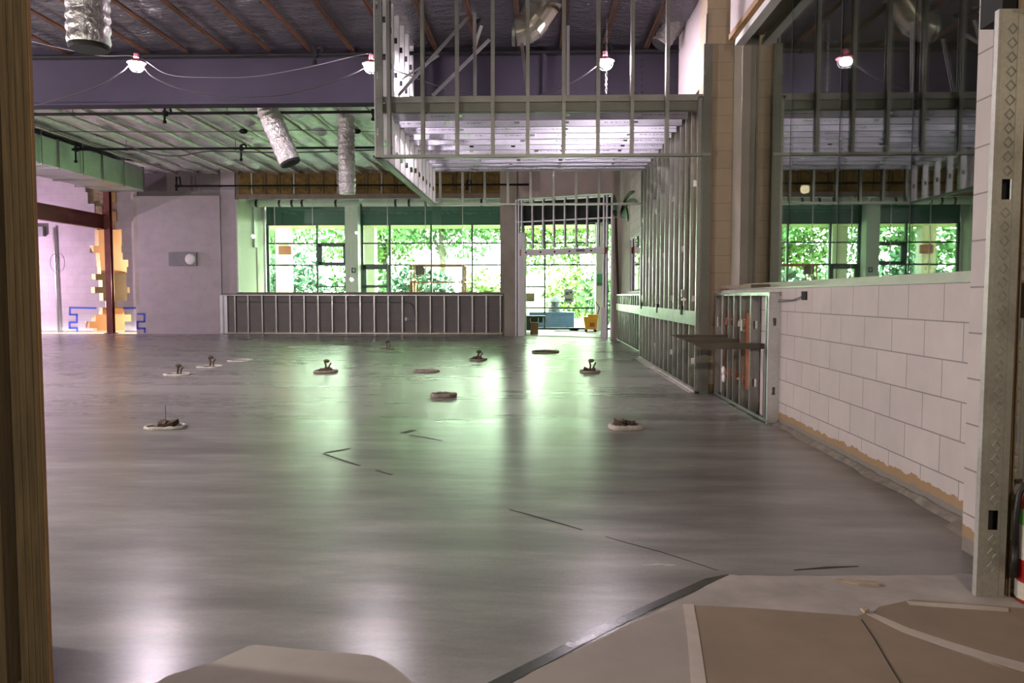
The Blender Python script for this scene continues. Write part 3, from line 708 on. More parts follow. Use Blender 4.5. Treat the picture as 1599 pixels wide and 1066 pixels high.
q = onZ(896, 512.6); q.y = min(q.y, 26.5); x_ = onY(896, 512, 26.3).x
b = MB(); b.tube([(x_, 26.3, 0.0), (x_, 26.3, 0.03), (x_, 26.3, 0.09), (x_, 26.3, 0.10)], [0.12, 0.17, 0.23, 0.25], 20, caps=True)
tag(b.build('basin', 'black', smooth=False), 'shallow black basin on the lobby floor left of the mop bucket', 'basin')
MB_ = MB().box(onY(865,515,25.7).x, onY(936,515,25.7).x, 25.7, 26.0, 0, 0.02)
tag(MB_.build('door_mat', 'black'), 'thin dark mat strip on the lobby floor before the mop bucket', 'mat')
bx0, bx1, _, bz1 = rect(911,493,933,514,25.3)
t = thing('mop_bucket', 'yellow wheeled mop bucket with wringer inside the doorway', 'bucket', ((bx0+bx1)/2, 25.5, 0))
b = MB(); b.prism([(bx0+0.07, 25.3, 0.08), (bx1-0.03, 25.3, 0.08), (bx1+0.02, 25.3, bz1-0.08), (bx0, 25.3, bz1-0.02)], (0, 0.36, 0)); b.build('body', 'yellow_plastic', t, bevel=0.03)
MB().box(bx0+0.14, bx1+0.03, 25.33, 25.62, bz1-0.09, bz1+0.05).build('wringer', 'yellow_plastic', t, bevel=0.02)
MB().tube([(bx1+0.0, 25.45, bz1), (bx1+0.07, 25.45, bz1+0.25), (bx1-0.05, 25.45, bz1+0.45)], 0.015, 8).build('handle', 'black', t)
MB().box(bx0+0.2, bx0+0.36, 25.285, 25.302, 0.17, 0.30).build('warning_mark', 'red_board', t)
for x in (bx0+0.1, bx1-0.06):
    for y_ in (25.34, 25.62): MB().cyl((x, y_-0.02, 0.04), (x, y_+0.02, 0.04), 0.04, 10).build('caster', 'black', t)
# ================================================================ STRUCTURE OVERHEAD
YGD = 12.0
zt_, zb_ = onY(580, 86, YGD).z, onY(580, 158, YGD).z
g = thing('steel_girder', 'deep dark purple-grey steel girder crossing the whole room', 'girder', (-6, YGD, zb_))
MB().box(-17, XR, YGD+0.10, YGD+0.13, zb_, zt_).build('web', 'girder_paint', g)
MB().box(-17, XR, YGD-0.02, YGD+0.25, zb_-0.025, zb_+0.0).build('bottom_flange', 'girder_paint', g)
MB().box(-17, XR, YGD-0.02, YGD+0.25, zt_, zt_+0.025).build('top_flange', 'girder_paint', g)
MB().box(-17, XR, YGD+0.03, YGD+0.20, zt_+0.025, 5.0).build('top_plate', 'girder_paint', g)
for i in range(6):
    for dx in (0, 12.5):
        p = onY(992+dx*0.85, 93+i*10.0, YGD+0.09); MB().cyl((p.x, YGD+0.07, p.z), (p.x, YGD+0.11, p.z), 0.017, 8).build('bolt', 'black', g)
xc = onY(850, 120, YGD).x; MB().box(xc-0.03, xc+0.03, YGD-0.0, YGD+0.10, zb_, zt_).build('shadow_plate', 'girder_paint', g)  # added plate standing in for the vertical shadow on the web
xc = onY(425, 163, YGD).x

# roof joists, counted from the left in the picture
k = 0
for i in range(-3, 12):
    x = -5.26+0.622*i
    if x > 1.9: break
    y0 = 5.0
    t = thing('roof_joist', 'rust-brown roof joist under the foil this side of the girder, %s from the left' % ORD[k], 'joist', (x, y0, ZC-0.1), 'rusty roof joists before the girder'); k += 1
    MB().box(x-0.032, x-0.004, y0, YGD-0.03, ZC-0.115, ZC-0.085).box(x+0.004, x+0.032, y0, YGD-0.03, ZC-0.115, ZC-0.085).build('bottom_chord', 'rust_joist', t)
k = 0
for i in range(-15, 6):
    x = -5.26+0.622*i
    t = thing('roof_joist', 'foil-covered roof joist beyond the girder, %s from the left' % ORD[k], 'joist', (x, 17, ZC-0.08), 'foil-covered roof joists beyond the girder'); k += 1
    b = MB(); n = 34
    pts = [(x+0.012*noise.noise(Vector((x, j*0.7, 3))), YGD+0.3+(YB-0.1-YGD-0.3)*j/n, ZC-0.075+0.02*noise.noise(Vector((x*2, j*1.3, 7)))) for j in range(n+1)]
    b.tube(pts, [0.046+0.02*noise.noise(Vector((x*3, j*2.1, 1))) for j in range(n+1)], 6)
    b.build('bottom_chord', 'foil_rib', t, smooth=True)
    if i % 3 == 0:
        MB().box(x+0.035, x+0.05, YGD+0.3, YB-0.1, ZC-0.10, ZC-0.085).build('shadow_edge', 'lumber', t)

# sprinkler pipes with hangers and heads
def pipe_run(label, y, z, x0, x1, drops, r=0.027, slope=0.0):
    t = thing('sprinkler_pipe', label, 'pipe', ((x0+x1)/2, y, z), 'black sprinkler pipes')
    MB().cyl((x0, y, z), (x1, y, z+slope), r, 10).build('pipe', 'black_pipe', t)
    for (dx, up, dn) in drops:
        b = MB(); b.box(dx-0.035, dx+0.035, y-0.045, y+0.045, z-0.045, z+0.045)
        if up: b.tube([(dx, y-0.03, z), (dx+0.02, y-0.03, z+up), (dx+0.10, y-0.03, z+up), (dx+0.13, y-0.03, z+0.02)], 0.022, 8)
        if dn: b.cyl((dx, y-0.03, z+(up or 0)), (dx, y-0.03, z-dn), 0.02, 8); b.cyl((dx, y-0.03, z-dn), (dx, y-0.03, z-dn-0.05), 0.035, 8)
        b.build('sprinkler_head', 'black_pipe', t)
    n = max(2, int((x1-x0)/2.4)); b = MB()
    for j in range(n):
        x = x0+(j+0.5)*(x1-x0)/n; b.cyl((x, y, z), (x, y, ZC-0.06), 0.006, 6); b.tube([(x-0.04, y, z+0.04), (x-0.04, y, z-0.03), (x+0.04, y, z-0.03), (x+0.04, y, z+0.04)], 0.006, 5)
    b.build('hanger', 'black_pipe', t)
p = onY(60, 87, 11.7); q = onY(1088, 81, 11.7); s1 = onY(492, 85, 11.7); s2 = onY(942, 85, 11.7)
pipe_run('black sprinkler pipe running along the top of the girder', 11.7, (p.z+q.z)/2, p.x-3, q.x, [(s1.x, 0.12, 0.10), (s2.x, 0.10, 0.02)])
p = onY(400, 176, 15.06); s1 = onY(258, 177, 15.06); s2 = onY(583, 177, 15.06); q = onY(590, 176, 15.06)
pipe_run('black sprinkler pipe just below the girder, second from the camera', 15.06, p.z, -10.4, q.x+4.6, [(s1.x, 0.13, 0.14), (s2.x, 0, 0.12)])
p = onY(400, 231.5, 18.5); s1 = onY(119, 231, 18.5); s2 = onY(377, 231, 18.5)
pipe_run('black sprinkler pipe across the far ceiling, third from the camera', 18.5, p.z, s1.x-0.1, 2.0, [(s1.x, 0.08, 0.26), (s2.x, 0.08, 0.24)])
p = onY(400, 290, 22.6); s1 = onY(276, 290, 22.6); s2 = onY(729, 290, 22.6)
pipe_run('black sprinkler pipe along the back wall in front of yellow batts', 22.6, p.z, s1.x, onY(826,290,22.6).x, [(s1.x, 0.26, 0.08), (s2.x, 0.12, 0.10)])
def cable(name, label, pts, r, mat, cat='cable', n=18):
    """smooth hanging cable through the given points"""
    out = []
    P = [Vector(p) for p in pts]
    for i in range(len(P)-1):
        p0, p1, p2, p3 = P[max(i-1,0)], P[i], P[i+1], P[min(i+2, len(P)-1)]
        for j in range(n):
            t = j/n; out.append(0.5*((2*p1)+(p2-p0)*t+(2*p0-5*p1+4*p2-p3)*t*t+(3*p1-p0-3*p2+p3)*t**3))
    out.append(P[-1])
    return tag(MB().tube(out, r, 6).build(name, mat, smooth=True), label, cat)
cable('cable', 'black cable sagging under the third sprinkler pipe', [onY(60,176.0,18.0)]+[onY(x,y,18.3) for x,y in ((240,240),(330,236),(420,238),(500,237),(585,234))], 0.016, 'cable')
cable('cable', 'thin black cable strung across the far ceiling below the girder', [onY(x,y,17.4) for x,y in ((60,205),(250,206),(380,205),(480,203),(587,206))], 0.008, 'cable')
for dx in (380, 557):
    p = onY(dx, 205, 17.4); p.z += 0; tag(MB().ball((p.x, 17.4, p.z), 0.08, 10, 6, (1.2,1,0.7)).cyl((p.x,17.4,p.z),(p.x,17.4,ZC-0.05),0.006,6).build('junction_box', 'black_pipe'), 'dark round box on the thin cable %s' % ('left of the tilted hose' if dx < 400 else 'right of the tilted hose'), 'junction box')

# rectangular duct at the left
zd0, zd1 = 4.10, 4.72; dxr = onY(224, 294, 22.0).x
t = thing('rectangular_duct', 'galvanized rectangular duct below the ceiling at the left', 'duct', (dxr-0.6, 19, zd0))
MB().box(dxr-1.25, dxr, 13.5, 22.0, zd0, zd1).build('body', 'duct_metal', t)
for y_ in (13.52, 15.0, 16.55, 18.05, 19.9, 21.98):
    MB().box(dxr-1.28, dxr+0.03, y_-0.02, y_+0.02, zd0-0.03, zd1+0.03).build('flange', 'galv_dark', t)
b = MB()
for y_ in (15.6, 17.4, 19.0, 20.9): b.box(dxr+0.035, dxr+0.05, y_-0.015, y_+0.015, zd0-0.03, ZC-0.05).box(dxr-1.3, dxr-1.285, y_-0.015, y_+0.015, zd0-0.03, ZC-0.05).box(dxr-1.3, dxr+0.05, y_-0.015, y_+0.015, zd0-0.045, zd0-0.03)
b.build('hanger_strap', 'galv_dark', t)
# flexible foil ducts
def flex(label, path, r, cap=True, mouth='black', top_collar=False):
    P = [Vector(p) for p in path]; n = 44; pts, rr = [], []
    for j in range(n+1):
        u = j/n*(len(P)-1); i = min(int(u), len(P)-2); f = u-i
        pts.append(P[i].lerp(P[i+1], f)); rr.append(r*(1+0.055*math.sin(j*2.1)+0.05*noise.noise(Vector((j*0.6, r*30, 1)))))
    t = thing('flexible_duct', label, 'duct', tuple(P[0]), 'loose flexible ducts')
    MB().tube(pts, rr, 20, caps=False).build('foil_sleeve', 'foil_duct', t, smooth=True)
    d = (P[-1]-P[-2]).normalized()
    MB().tube([P[-1]-d*r*0.4, P[-1]+d*r*0.12, P[-1]+d*r*0.22], [r*0.93, r*0.97, r*0.88], 20).build('dark_mouth', mouth, t)
    if top_collar: MB().tube([P[0]-d*0.03, P[0]+d*0.03], r*1.15, 20).build('collar', 'black', t)
p0, p1 = onY(135, -60, 6.5), onY(139, 71, 6.5)
flex('foil flexible duct hanging nearest, at the upper left before the girder', [(p0.x, 6.5, ZC+0.05), (p0.x, 6.5, p0.z), tuple(p1)], 0.165)
p0, p1, p2 = onY(420, 176, 13.0), onY(432, 205, 13.0), onY(453, 253, 13.0)
flex('tilted foil flexible duct hanging just behind the girder', [(p0.x-0.05, 13.0, ZC), tuple(p0+Vector((-0.05,0,0.3))), tuple(p0), tuple(p1), tuple(p2)], 0.175, top_collar=True)
p0, p1 = onY(541, 236, 16.5), onY(542, 300, 16.5)
flex('foil flexible duct hanging straight down before the yellow batts', [(p0.x, 16.5, ZC+0.02), tuple(p0), tuple(p1)], 0.175, mouth='foil_duct')
p0 = onY(735, -20, 10.9); p1 = onY(743, 33, 10.9); p1.z = max(p1.z, 4.4)
flex('short foil duct stub above the soffit studs, left of the metal elbow', [(p0.x, 10.9, ZC+0.1), tuple(p1)], 0.07)
# rigid spiral elbow
def spline(P, n=10):
    out = []; P = [Vector(p) for p in P]
    for i in range(len(P)-1):
        p0, p1, p2, p3 = P[max(i-1,0)], P[i], P[i+1], P[min(i+2, len(P)-1)]
        for j in range(n):
            t = j/n; out.append(0.5*((2*p1)+(p2-p0)*t+(2*p0-5*p1+4*p2-p3)*t*t+(3*p1-p0-3*p2+p3)*t**3))
    out.append(P[-1]); return out
ey_ = 10.5
el = [onY(x, y, ey_) for x, y in ((800,51),(812,50),(828,40),(843,20),(858,-3),(880,-36))]
t = thing('spiral_duct', 'shiny round sheet metal duct elbow behind the soffit studs', 'duct', tuple(el[1]))
sp_ = spline(el, 2); nn = len(sp_)
MB().tube(sp_[1:], [0.170+0.045*min(1, i/(nn*0.35)) for i in range(nn-1)], 36, caps=False).build('elbow', 'shiny_duct', t)
MB().tube([sp_[0], sp_[1]], [0.165, 0.172], 36, caps=False).build('collar', 'galv_dark', t)
for q in (4, 7): d = (sp_[q+1]-sp_[q-1]).normalized(); MB().tube([sp_[q]-d*0.008, sp_[q]+d*0.008], 0.220, 36).build('seam_ring', 'shiny_duct', t)
p0, p1 = onY(1031, 70, 11.2), onY(1066, 18, 11.2)
flex('crumpled foil duct beside the upper right wall above the soffit', [(p1.x, 11.2, p1.z+0.15), tuple(p1), tuple(p0)], 0.13)

# temporary string lights
ly = 10.3
def lamp(px, py, label):
    p = onY(px, py, ly)
    t = thing('string_lamp', label, 'lamp', tuple(p), 'temporary string lamps')
    MB().ball(tuple(p-Vector((0,0,0.015))), 0.058, 16, 10, (1.15,1,0.9)).build('bulb', 'bulb', t, smooth=True)
    MB().cyl((p.x, ly, p.z+0.058), (p.x, ly, p.z+0.14), 0.03, 12).build('socket', 'lamp_pink', t)
    MB().tube([(p.x, ly, p.z+0.075), (p.x, ly, p.z+0.02)], [0.035, 0.115], 18, caps=False).build('added_hood', 'lamp_pink', t)  # hood added to keep the lamplight off the ceiling
    b = MB()
    for k in range(4):
        a = k*PI/4
        b.tube([(p.x+0.10*math.cos(a)*math.sin(tt), ly+0.10*math.sin(a)*math.sin(tt), p.z+0.10*math.cos(tt)) for tt in [2*PI*j/16 for j in range(16)]], 0.003, 4, closed=True)
    b.build('wire_guard', 'cable', t)
    return p
L1 = lamp(213, 101, 'glowing string bulb at the left, nearest the foil flexible duct')
L2 = lamp(580, 103, 'glowing bulb beside the left corner of the steel stud soffit')
L3 = lamp(945, 98, 'glowing bulb with chain behind the soffit studs')
L4 = lamp(1290, 97, 'glowing bulb in the dark neighbouring room') if False else None
def off(p, dz=0.14): return p+Vector((0,0,dz))
cable('cable', 'pale upper cable strung from the left bulb to the middle bulb', [onY(20,56,ly), onY(55,66,ly), onY(150,86,ly), off(L1,0.1), onY(262,116,ly), onY(330,121,ly), onY(400,119,ly), onY(480,105,ly), onY(552,88,ly), off(L2,0.16)], 0.005, 'cable_white')
cable('cable', 'dark lower cable sagging between the left and middle bulbs', [onY(20,172,ly), onY(80,158,ly), onY(150,136,ly), onY(190,112,ly), off(L1,0.05), onY(240,121,ly), onY(290,141,ly), onY(360,151,ly), onY(440,148,ly), onY(510,131,ly), onY(560,111,ly), off(L2,0.05)], 0.008, 'cable')
cable('cable', 'dark cable running from the middle bulb behind the studs to the right bulb', [off(L2,0.05), onY(640,118,ly), onY(720,145,ly), onY(800,152,ly), onY(855,145,ly), onY(905,122,ly), off(L3,0.05)], 0.008, 'cable')
def chain(label, px, y0, y1, Y):
    p, q = onY(px, y0, Y), onY(px, y1, Y); n = int((p.z-q.z)/0.034); b = MB()
    for k in range(n):
        z = p.z-(k+0.5)*(p.z-q.z)/n; ax = (1,0) if k % 2 else (0,1)
        b.tube([(p.x+0.012*ax[0]*math.cos(tt), Y+0.012*ax[1]*math.cos(tt), z+0.024*math.sin(tt)) for tt in [2*PI*j/8 for j in range(8)]], 0.0045, 4, closed=True)
    return tag(b.build('chain', 'chrome'), label, 'chain')
chain('bright steel chain hanging from the roof to the soffit track beside the right bulb', 947.5, 27, 146, 10.75)

# yellow fibreglass batts above the windows
zb0, zb1 = ZH+0.16, ZC-0.08
px = [371, 393, 414, 436, 459, 481, 504, 527, 550, 573, 596, 619, 642, 665, 688, 711, 734, 757, 783]
for i in range(len(px)-1):
    x0, x1 = onY(px[i], 290, YB).x, onY(px[i+1], 290, YB).x
    t = thing('insulation_batt', 'yellow insulation batt above the back windows, %s from the left' % ORD[i], 'insulation batt', ((x0+x1)/2, YB, zb0), 'yellow batts above the back windows')
    b = MB(); nx, nz = 6, 8; n0 = 0
    for j in range(nz+1):
        for q in range(nx+1):
            u, v = q/nx, j/nz; e = min(u, 1-u, v, 1-v)
            b.v.append((x0+0.02+(x1-x0-0.04)*u, YB+0.05-0.05*min(1, e*6)-0.03*noise.noise(Vector((x0+u, v*2, 4))), zb0+(zb1-zb0)*v))
    for j in range(nz):
        for q in range(nx): a = j*(nx+1)+q; b.f.append((a, a+1, a+nx+2, a+nx+1))
    b.box(x0+0.02, x1-0.02, YB+0.03, YB+0.058, zb0, zb1)
    b.build('batt', 'batt', t, smooth=False)
    MB().box(x1-0.022, x1+0.022, YB+0.0, YB+0.055, zb0, zb1).build('edge_stud', 'batt_strip' if i % 3 else 'galv_dark', t)

# ================================================================ STEEL STUD FRAMES
UX, UY, UZ = Vector((1,0,0)), Vector((0,1,0)), Vector((0,0,1))
# dropped soffit frame
SY0, SY1, SX0, SX1, SZ, SJ = 9.40, 14.3, -1.895, 1.90, 2.775, 3.36
t = thing('soffit_frame', 'big galvanized steel stud soffit frame hanging from the roof', 'soffit frame', (0, SY0, SZ))
xsf = [-1.90+0.021, onY(608,200,SY0).x-0.02]+[onY(x,200,SY0).x-0.02 for x in (660.5,714,769.5,824,880,933.5,986.5,1041)]
for i, x in enumerate(xsf):
    stud_mb((x, SY0, SZ), (x, SY0, ZC+0.02), UY, UX, [0.5, 1.3], wd=0.092).build('stud', 'galv', t)
stud_mb((SX0+0.025, SY0-0.05, SZ), (SX0+0.025, SY0-0.05, ZC+0.02), UX, UY, [0.30, 0.95, 1.75], wd=0.085, hole=(0.05, 0.085)).build('corner_stud', 'galv', t)
track_mb((SX0-0.02, SY0, SZ), (SX1+0.1, SY0, SZ), UY, UZ).build('track', 'galv', t)
z1_, z2_ = onY(800, 147.5, SY0).z, onY(800, 157.5, SY0).z; z3_ = onY(800, 172.5, SY0).z
MB().box(SX0+0.03, SX1+0.02, SY0+0.05, SY0+0.055, z2_, z1_).box(SX0+0.03, SX1+0.02, SY0+0.05, SY0+0.14, z1_-0.003, z1_).box(SX0+0.03, SX1+0.02, SY0+0.05, SY0+0.14, z2_, z2_+0.003).build('track', 'galv', t)
MB().box(SX0+0.03, SX1+0.02, SY0+0.06, SY0+0.065, z3_, z2_-0.006).box(SX0+0.03, SX1+0.02, SY0+0.06, SY0+0.14, z3_, z3_+0.003).build('track', 'galv_dark', t)
for i in range(12):        # joists of the dropped ceiling
    y = SY0+0.27+0.406*i
    stud_mb((SX0+0.06, y, SJ+0.05), (SX1-0.04, y, SJ+0.05), UZ, UY, [0.75+0.12*math.sin(i*2.2), 1.35+0.5*((i*37) % 10)/10, 2.2, 3.1], wd=0.10, hole=(0.026, 0.06)).build('joist', 'galv_print', t)
for i in range(13):        # left side
    y = SY0+0.02+0.405*i
    if y < SY1: stud_mb((SX0, y, SZ), (SX0, y, SJ+0.1 if y > 11.9 else ZC), UX, UY, [0.25, 1.30, 1.75] if y < 11.9 else [0.3], wd=0.088, hole=(0.04, 0.075)).build('stud', 'galv_lit', t)
track_mb((SX0, SY0-0.05, SZ), (SX0, SY1+0.05, SZ), UX, UZ).build('track', 'galv', t)
track_mb((SX0, SY0+0.1, SJ+0.1), (SX0, SY1, SJ+0.1), UX, -UZ).build('track', 'galv', t)
xr_ = [onY(x, 290, SY1).x for x in (687.5,722.5,757,793,828.5,864,899.5,935,971)]
for x in xr_: stud_mb((x-0.02, SY1, SZ), (x-0.02, SY1, SJ+0.1), UY, UX, [0.3]).build('stud', 'galv', t)
track_mb((SX0, SY1, SZ), (SX1, SY1, SZ), UY, UZ).build('track', 'galv', t)
track_mb((SX0, SY1, SJ+0.10), (SX1, SY1, SJ+0.10), UY, -UZ).build('track', 'galv', t)
def brace(x0, y0, Y0, x1, y1, Y1, wd=0.04):
    MB().bar(onY(x0, y0, Y0), onY(x1, y1, Y1), wd, 0.012, (0,1,0)).bar(onY(x0, y0, Y0)+Vector((0,0.012,0)), onY(x1, y1, Y1)+Vector((0,0.012,0)), 0.006, 0.03, (0,1,0)).build('brace', 'galv_lit', t)
brace(622,149,9.55, 737,20,10.6); brace(676,149,9.55, 764,62,10.3); brace(627,124,9.6, 685,87,9.9, 0.02)
brace(741.5,149,9.55, 741,20,9.9); brace(824,149,9.55, 815,68,10.0); brace(887,149,9.55, 887,40,9.6, 0.034); brace(740,76,10.3, 752,40,10.3)
# tall stud wall right of the open floor
TX = 1.905
t = thing('stud_wall', 'tall galvanized stud wall under the right end of the soffit', 'stud wall', (TX, 12, 0))
yy = [9.42, 9.80, 10.18, 10.57, 10.97, 11.37, 11.77, 12.18, 12.58, 12.98, 13.38, 13.78, 14.18, 14.55]
for i, y in enumerate(yy):
    stud_mb((TX, y, 0.02), (TX, y, SJ+0.1), UX, UY, [0.33, 1.1, 2.5] if i % 4 == 1 else ([1.75] if i % 4 == 3 else []), wd=0.092).build('stud', 'galv', t)
stud_mb((TX+0.05, 9.36, 0), (TX+0.05, 9.36, 4.05), UX, UY, [], wd=0.10).build('end_stud', 'galv_dark', t)
track_mb((TX, 9.37, 0.02), (TX, 14.6, 0.02), UX, UZ).build('track', 'galv', t)
track_mb((TX, 9.37, SJ+0.1), (TX, 14.6, SJ+0.1), UX, -UZ).build('track', 'galv', t)
MB().box(TX-0.052, TX-0.047, 9.38, 14.58, 0.80, 0.97).build('backing_strap', 'galv_dark', t)
for (px, py, wd, hg, mt) in ((1069,458,14,12,'sign_white'),(1068,484,11,14,'grey_box'),(1029,481,8,14,'grey_box'),(1004,477,5,10,'grey_box')):
    p = onX(px, py, TX-0.02); k_ = p.y/FPX
    MB().box(TX-0.06, TX+0.03, p.y-0.05, p.y+0.05, p.z-hg*k_/2, p.z+hg*k_/2).build('electrical_box', 'black' if mt == 'grey_box' else 'grey_box', t)
    MB().tube([(TX+0.02, p.y, p.z+0.04), (TX+0.025, p.y+0.02, p.z+0.8), (TX+0.02, p.y, p.z+1.6)], 0.008, 6).build('conduit', 'galv', t)
p = onX(1068, 467.5, TX-0.05); MB().box(TX-0.055, TX-0.045, p.y-0.16, p.y+0.2, p.z-0.015, p.z+0.015).build('box_strap', 'wood_chip', t)
MB().box(TX-0.11, TX-0.05, 9.4, 14.6, 0.001, 0.010).box(TX-0.065, TX-0.05, 9.4, 14.6, 0.010, 0.03).build('skim_sheen', 'pale_slab', t)  # floor skim, coloured pale for the bright reflection along the foot
# low stud wall further back on the right
LXw = 2.10
t = thing('stud_wall', 'low galvanized stud wall along the far right wall', 'stud wall', (LXw, 18, 0))
y = 15.0
while y < 20.9:
    stud_mb((LXw, y, 0.01), (LXw, y, 1.19), UX, UY, [0.35, 0.9], wd=0.088).build('stud', 'galv', t); y += 0.40
track_mb((LXw, 14.95, 0.01), (LXw, 20.88, 0.01), UX, UZ).build('track', 'galv', t)
track_mb((LXw, 14.95, 1.195), (LXw, 20.88, 1.195), UX, -UZ).build('track', 'galv', t)
MB().box(LXw-0.05, LXw-0.046, 14.95, 20.88, 0.78, 0.95).build('backing_strap', 'galv_dark', t)
for y in (16.2, 17.9, 19.4): MB().box(LXw-0.04, LXw+0.03, y-0.05, y+0.05, 0.93, 1.05).build('electrical_box', 'grey_box', t)
# low stud wall under the back windows
BY = YB-0.06
zT = onY(560, 460, BY).z
t = thing('stud_wall', 'long low stud wall under the back windows', 'stud wall', (-5, BY, 0))
for x in [349, 367.5]+[388+21.85*i for i in range(19)]:
    if x < 784: X = onY(x, 490, BY).x; stud_mb((X-0.02, BY, 0.01), (X-0.02, BY, zT), UY, UX, [0.35], wd=0.06).build('stud', 'galv', t)
X0, X1 = onY(347, 490, BY).x, onY(785, 490, BY).x
track_mb((X0, BY, 0.012), (X1, BY, 0.012), UY, UZ, wd=0.07).build('track', 'galv', t)
track_mb((X0, BY, zT), (X1, BY, zT), UY, -UZ, wd=0.07).build('track', 'galv', t)
stud_mb((X0+0.05, BY-0.01, 0.02), (X0+0.05, BY-0.01, zT-0.02), UX, UY, [0.33], wd=0.22).build('end_plate', 'galv_lit', t)
tag(MB().tube([onY(x,y,YB-0.02) for x,y in ((372,471),(450,472),(540,472),(615,472),(638,472),(644,476),(647,482),(647,494))], 0.014, 8).build('conduit', 'galv_dark'), 'bent grey conduit on the wall behind the low back studs', 'conduit')
for i, x in enumerate((634,638.5,643,647)):
    a_ = rect(x-1.6,495.5,x+1.6,500.5,YB-0.02); tag(MB().box(a_[0], a_[1], YB-0.05, YB+0.01, a_[2], a_[3]).build('outlet_box', 'sign_white' if i == 0 else 'grey_box'), '%s outlet box from the left in the row behind the low back studs' % ORD[i], 'outlet box', 'outlet boxes under the windows')
# short furring frame on the near right half wall
FX = 2.055; fz = 1.185
t = thing('stud_wall', 'short furring frame with red boards against the right block wall', 'stud wall', (FX+0.05, 8.2, 0))
for i, y in enumerate((9.25, 8.87, 8.62, 8.38, 8.10, 7.72, 7.20)):
    stud_mb((FX+0.045, y, 0.01), (FX+0.045, y, fz), UX, UY, [0.3, 0.86], wd=0.088).build('stud', 'galv', t)
stud_mb((FX+0.05, 7.12, 0.0), (FX+0.05, 7.12, fz), UX, UY, [0.30, 0.92], wd=0.105, hole=(0.03, 0.07)).build('end_stud', 'galv_lit', t)
track_mb((FX+0.045, 7.10, 0.01), (FX+0.045, 9.28, 0.01), UX, UZ).build('track', 'galv', t)
track_mb((FX+0.045, 7.10, fz), (FX+0.045, 9.28, fz), UX, -UZ).build('track', 'galv', t)
def fboard(x0, y0, x1, y1, mat, nm='board', dx=0.05):
    a, c = onX(x0, (y0+y1)/2, FX+dx), onX(x1, (y0+y1)/2, FX+dx); z0, z1 = onX((x0+x1)/2, y1, FX+dx).z, onX((x0+x1)/2, y0, FX+dx).z
    MB().box(FX+dx, FX+dx+0.03, min(a.y, c.y), max(a.y, c.y), max(0.02, z0), z1).build(nm, mat, t)
fboard(1132.5, 484, 1138, 596, 'red_board'); fboard(1157, 488, 1170.5, 607, 'rust_board')
fboard(1141, 489, 1147, 500, 'red_board', 'pipe_clamp'); fboard(1141, 579, 1148, 588, 'red_board', 'pipe_clamp'); fboard(1187, 545, 1191, 655, 'plaster_pink', 'board')
fboard(1125, 460, 1132, 620, 'plaster_pink', 'board', 0.07)
for (px, py) in ((1128.5, 502), (1166.5, 507)):
    p = onX(px, py, FX+0.01); MB().tube([(FX-0.01, p.y, p.z+0.055), (FX-0.045, p.y-0.01, p.z+0.055), (FX-0.045, p.y-0.01, p.z-0.055), (FX-0.01, p.y, p.z-0.055)], 0.008, 8).build('pull_handle', 'chrome', t)
for (px, py) in ((1129.5, 578), (1130, 590)):
    p = onX(px, py, FX); MB().ball((FX+0.0, p.y, p.z), 0.04, 12, 8, (0.5,1,1.2)).build('knob', 'sign_white', t, smooth=True)
# three steel countertop brackets reaching out of the furring frame
for (xa_, xb_, yc, Y, dp, lab) in ((1046, 1140, 525.5, 8.72, 0.045, 'farthest and shortest flat steel bracket sticking out of the furring frame'), (1062, 1165, 532, 8.30, 0.05, 'middle flat steel bracket sticking out of the furring frame'), (1080, 1191, 540, 7.62, 0.055, 'nearest and lowest looking flat steel bracket sticking out of the furring frame')):
    a, c = onY(xa_, yc, Y), onY(xb_, yc, Y); z = (a.z+c.z)/2
    b = MB(); b.prism([(a.x, Y-0.035, z+dp/2), (c.x, Y-0.035, z+dp/2), (c.x, Y-0.035, z-dp/2), (a.x+0.12, Y-0.035, z-dp/2), (a.x+0.02, Y-0.035, z+dp/2-0.012)], (0, 0.07, 0))
    tag(b.build('steel_bracket', 'bracket_steel', bevel=0.002), lab, 'bracket', 'steel brackets')
# studs and header round the angled doorway
t = thing('stud_wall', 'pale steel stud framing above and beside the lobby doorway', 'stud wall', tuple(A+D*1.5))
def dstud(s, z0, z1, mat='galv_lit', n=0.0, wd=0.092, name='stud'):
    p = A+D*s+N*n; stud_mb((p.x, p.y, z0), (p.x, p.y, z1), N, D, [], wd=wd).build(name, mat, t)
for s_ in (0.02, 0.10, 0.20, LW-0.26, LW-0.17, LW-0.03): dstud(s_, 0, 3.9)
for i in range(1, 8): dstud(0.20+0.335*i, 2.50, 3.9)
for z_ in (3.9, 3.28): p, q = A+D*0.0, A+D*LW; track_mb((p.x, p.y, z_), (q.x, q.y, z_), N, -UZ).build('track', 'galv_lit', t)
awall('jamb_board', 'white_paint', 0.14, 0.33, 0, 2.95, -0.06, 0.06, fn=None, parent=t)
awall('jamb_board', 'white_paint', LW-0.30, LW-0.16, 0, 0.85, -0.05, 0.05, fn=None, parent=t)
awall('backing_panel', 'dark_board', -0.10, LW+0.10, 3.17, 3.84, -0.20, -0.12, fn=None, parent=t)
hp = awall('header_plank', 'white_paint', 0.22, LW-0.16, 2.30, 2.47, 0.05, 0.12, fn=None, parent=t)
for s_ in (0.40, 0.86, 1.30, 1.75, 2.40):
    p = A+D*s_+N*0.119; MB().cyl((p.x, p.y, 2.385), (p.x+N.x*0.006, p.y+N.y*0.006, 2.385), 0.028, 10).build('bolt_hole', 'black', hp)
for s_ in (0.225, LW-0.165):
    p = A+D*s_+N*0.085; MB().obox((p.x, p.y, 2.385), D*0.018, N*0.038, (0,0,0.088)).build('end_cap', 'red_board', hp)
p = A+D*2.08+N*0.121; MB().obox((p.x, p.y, 2.40), D*0.13, N*0.002, (0,0,0.035)).build('plank_label', 'sign_grey', hp)
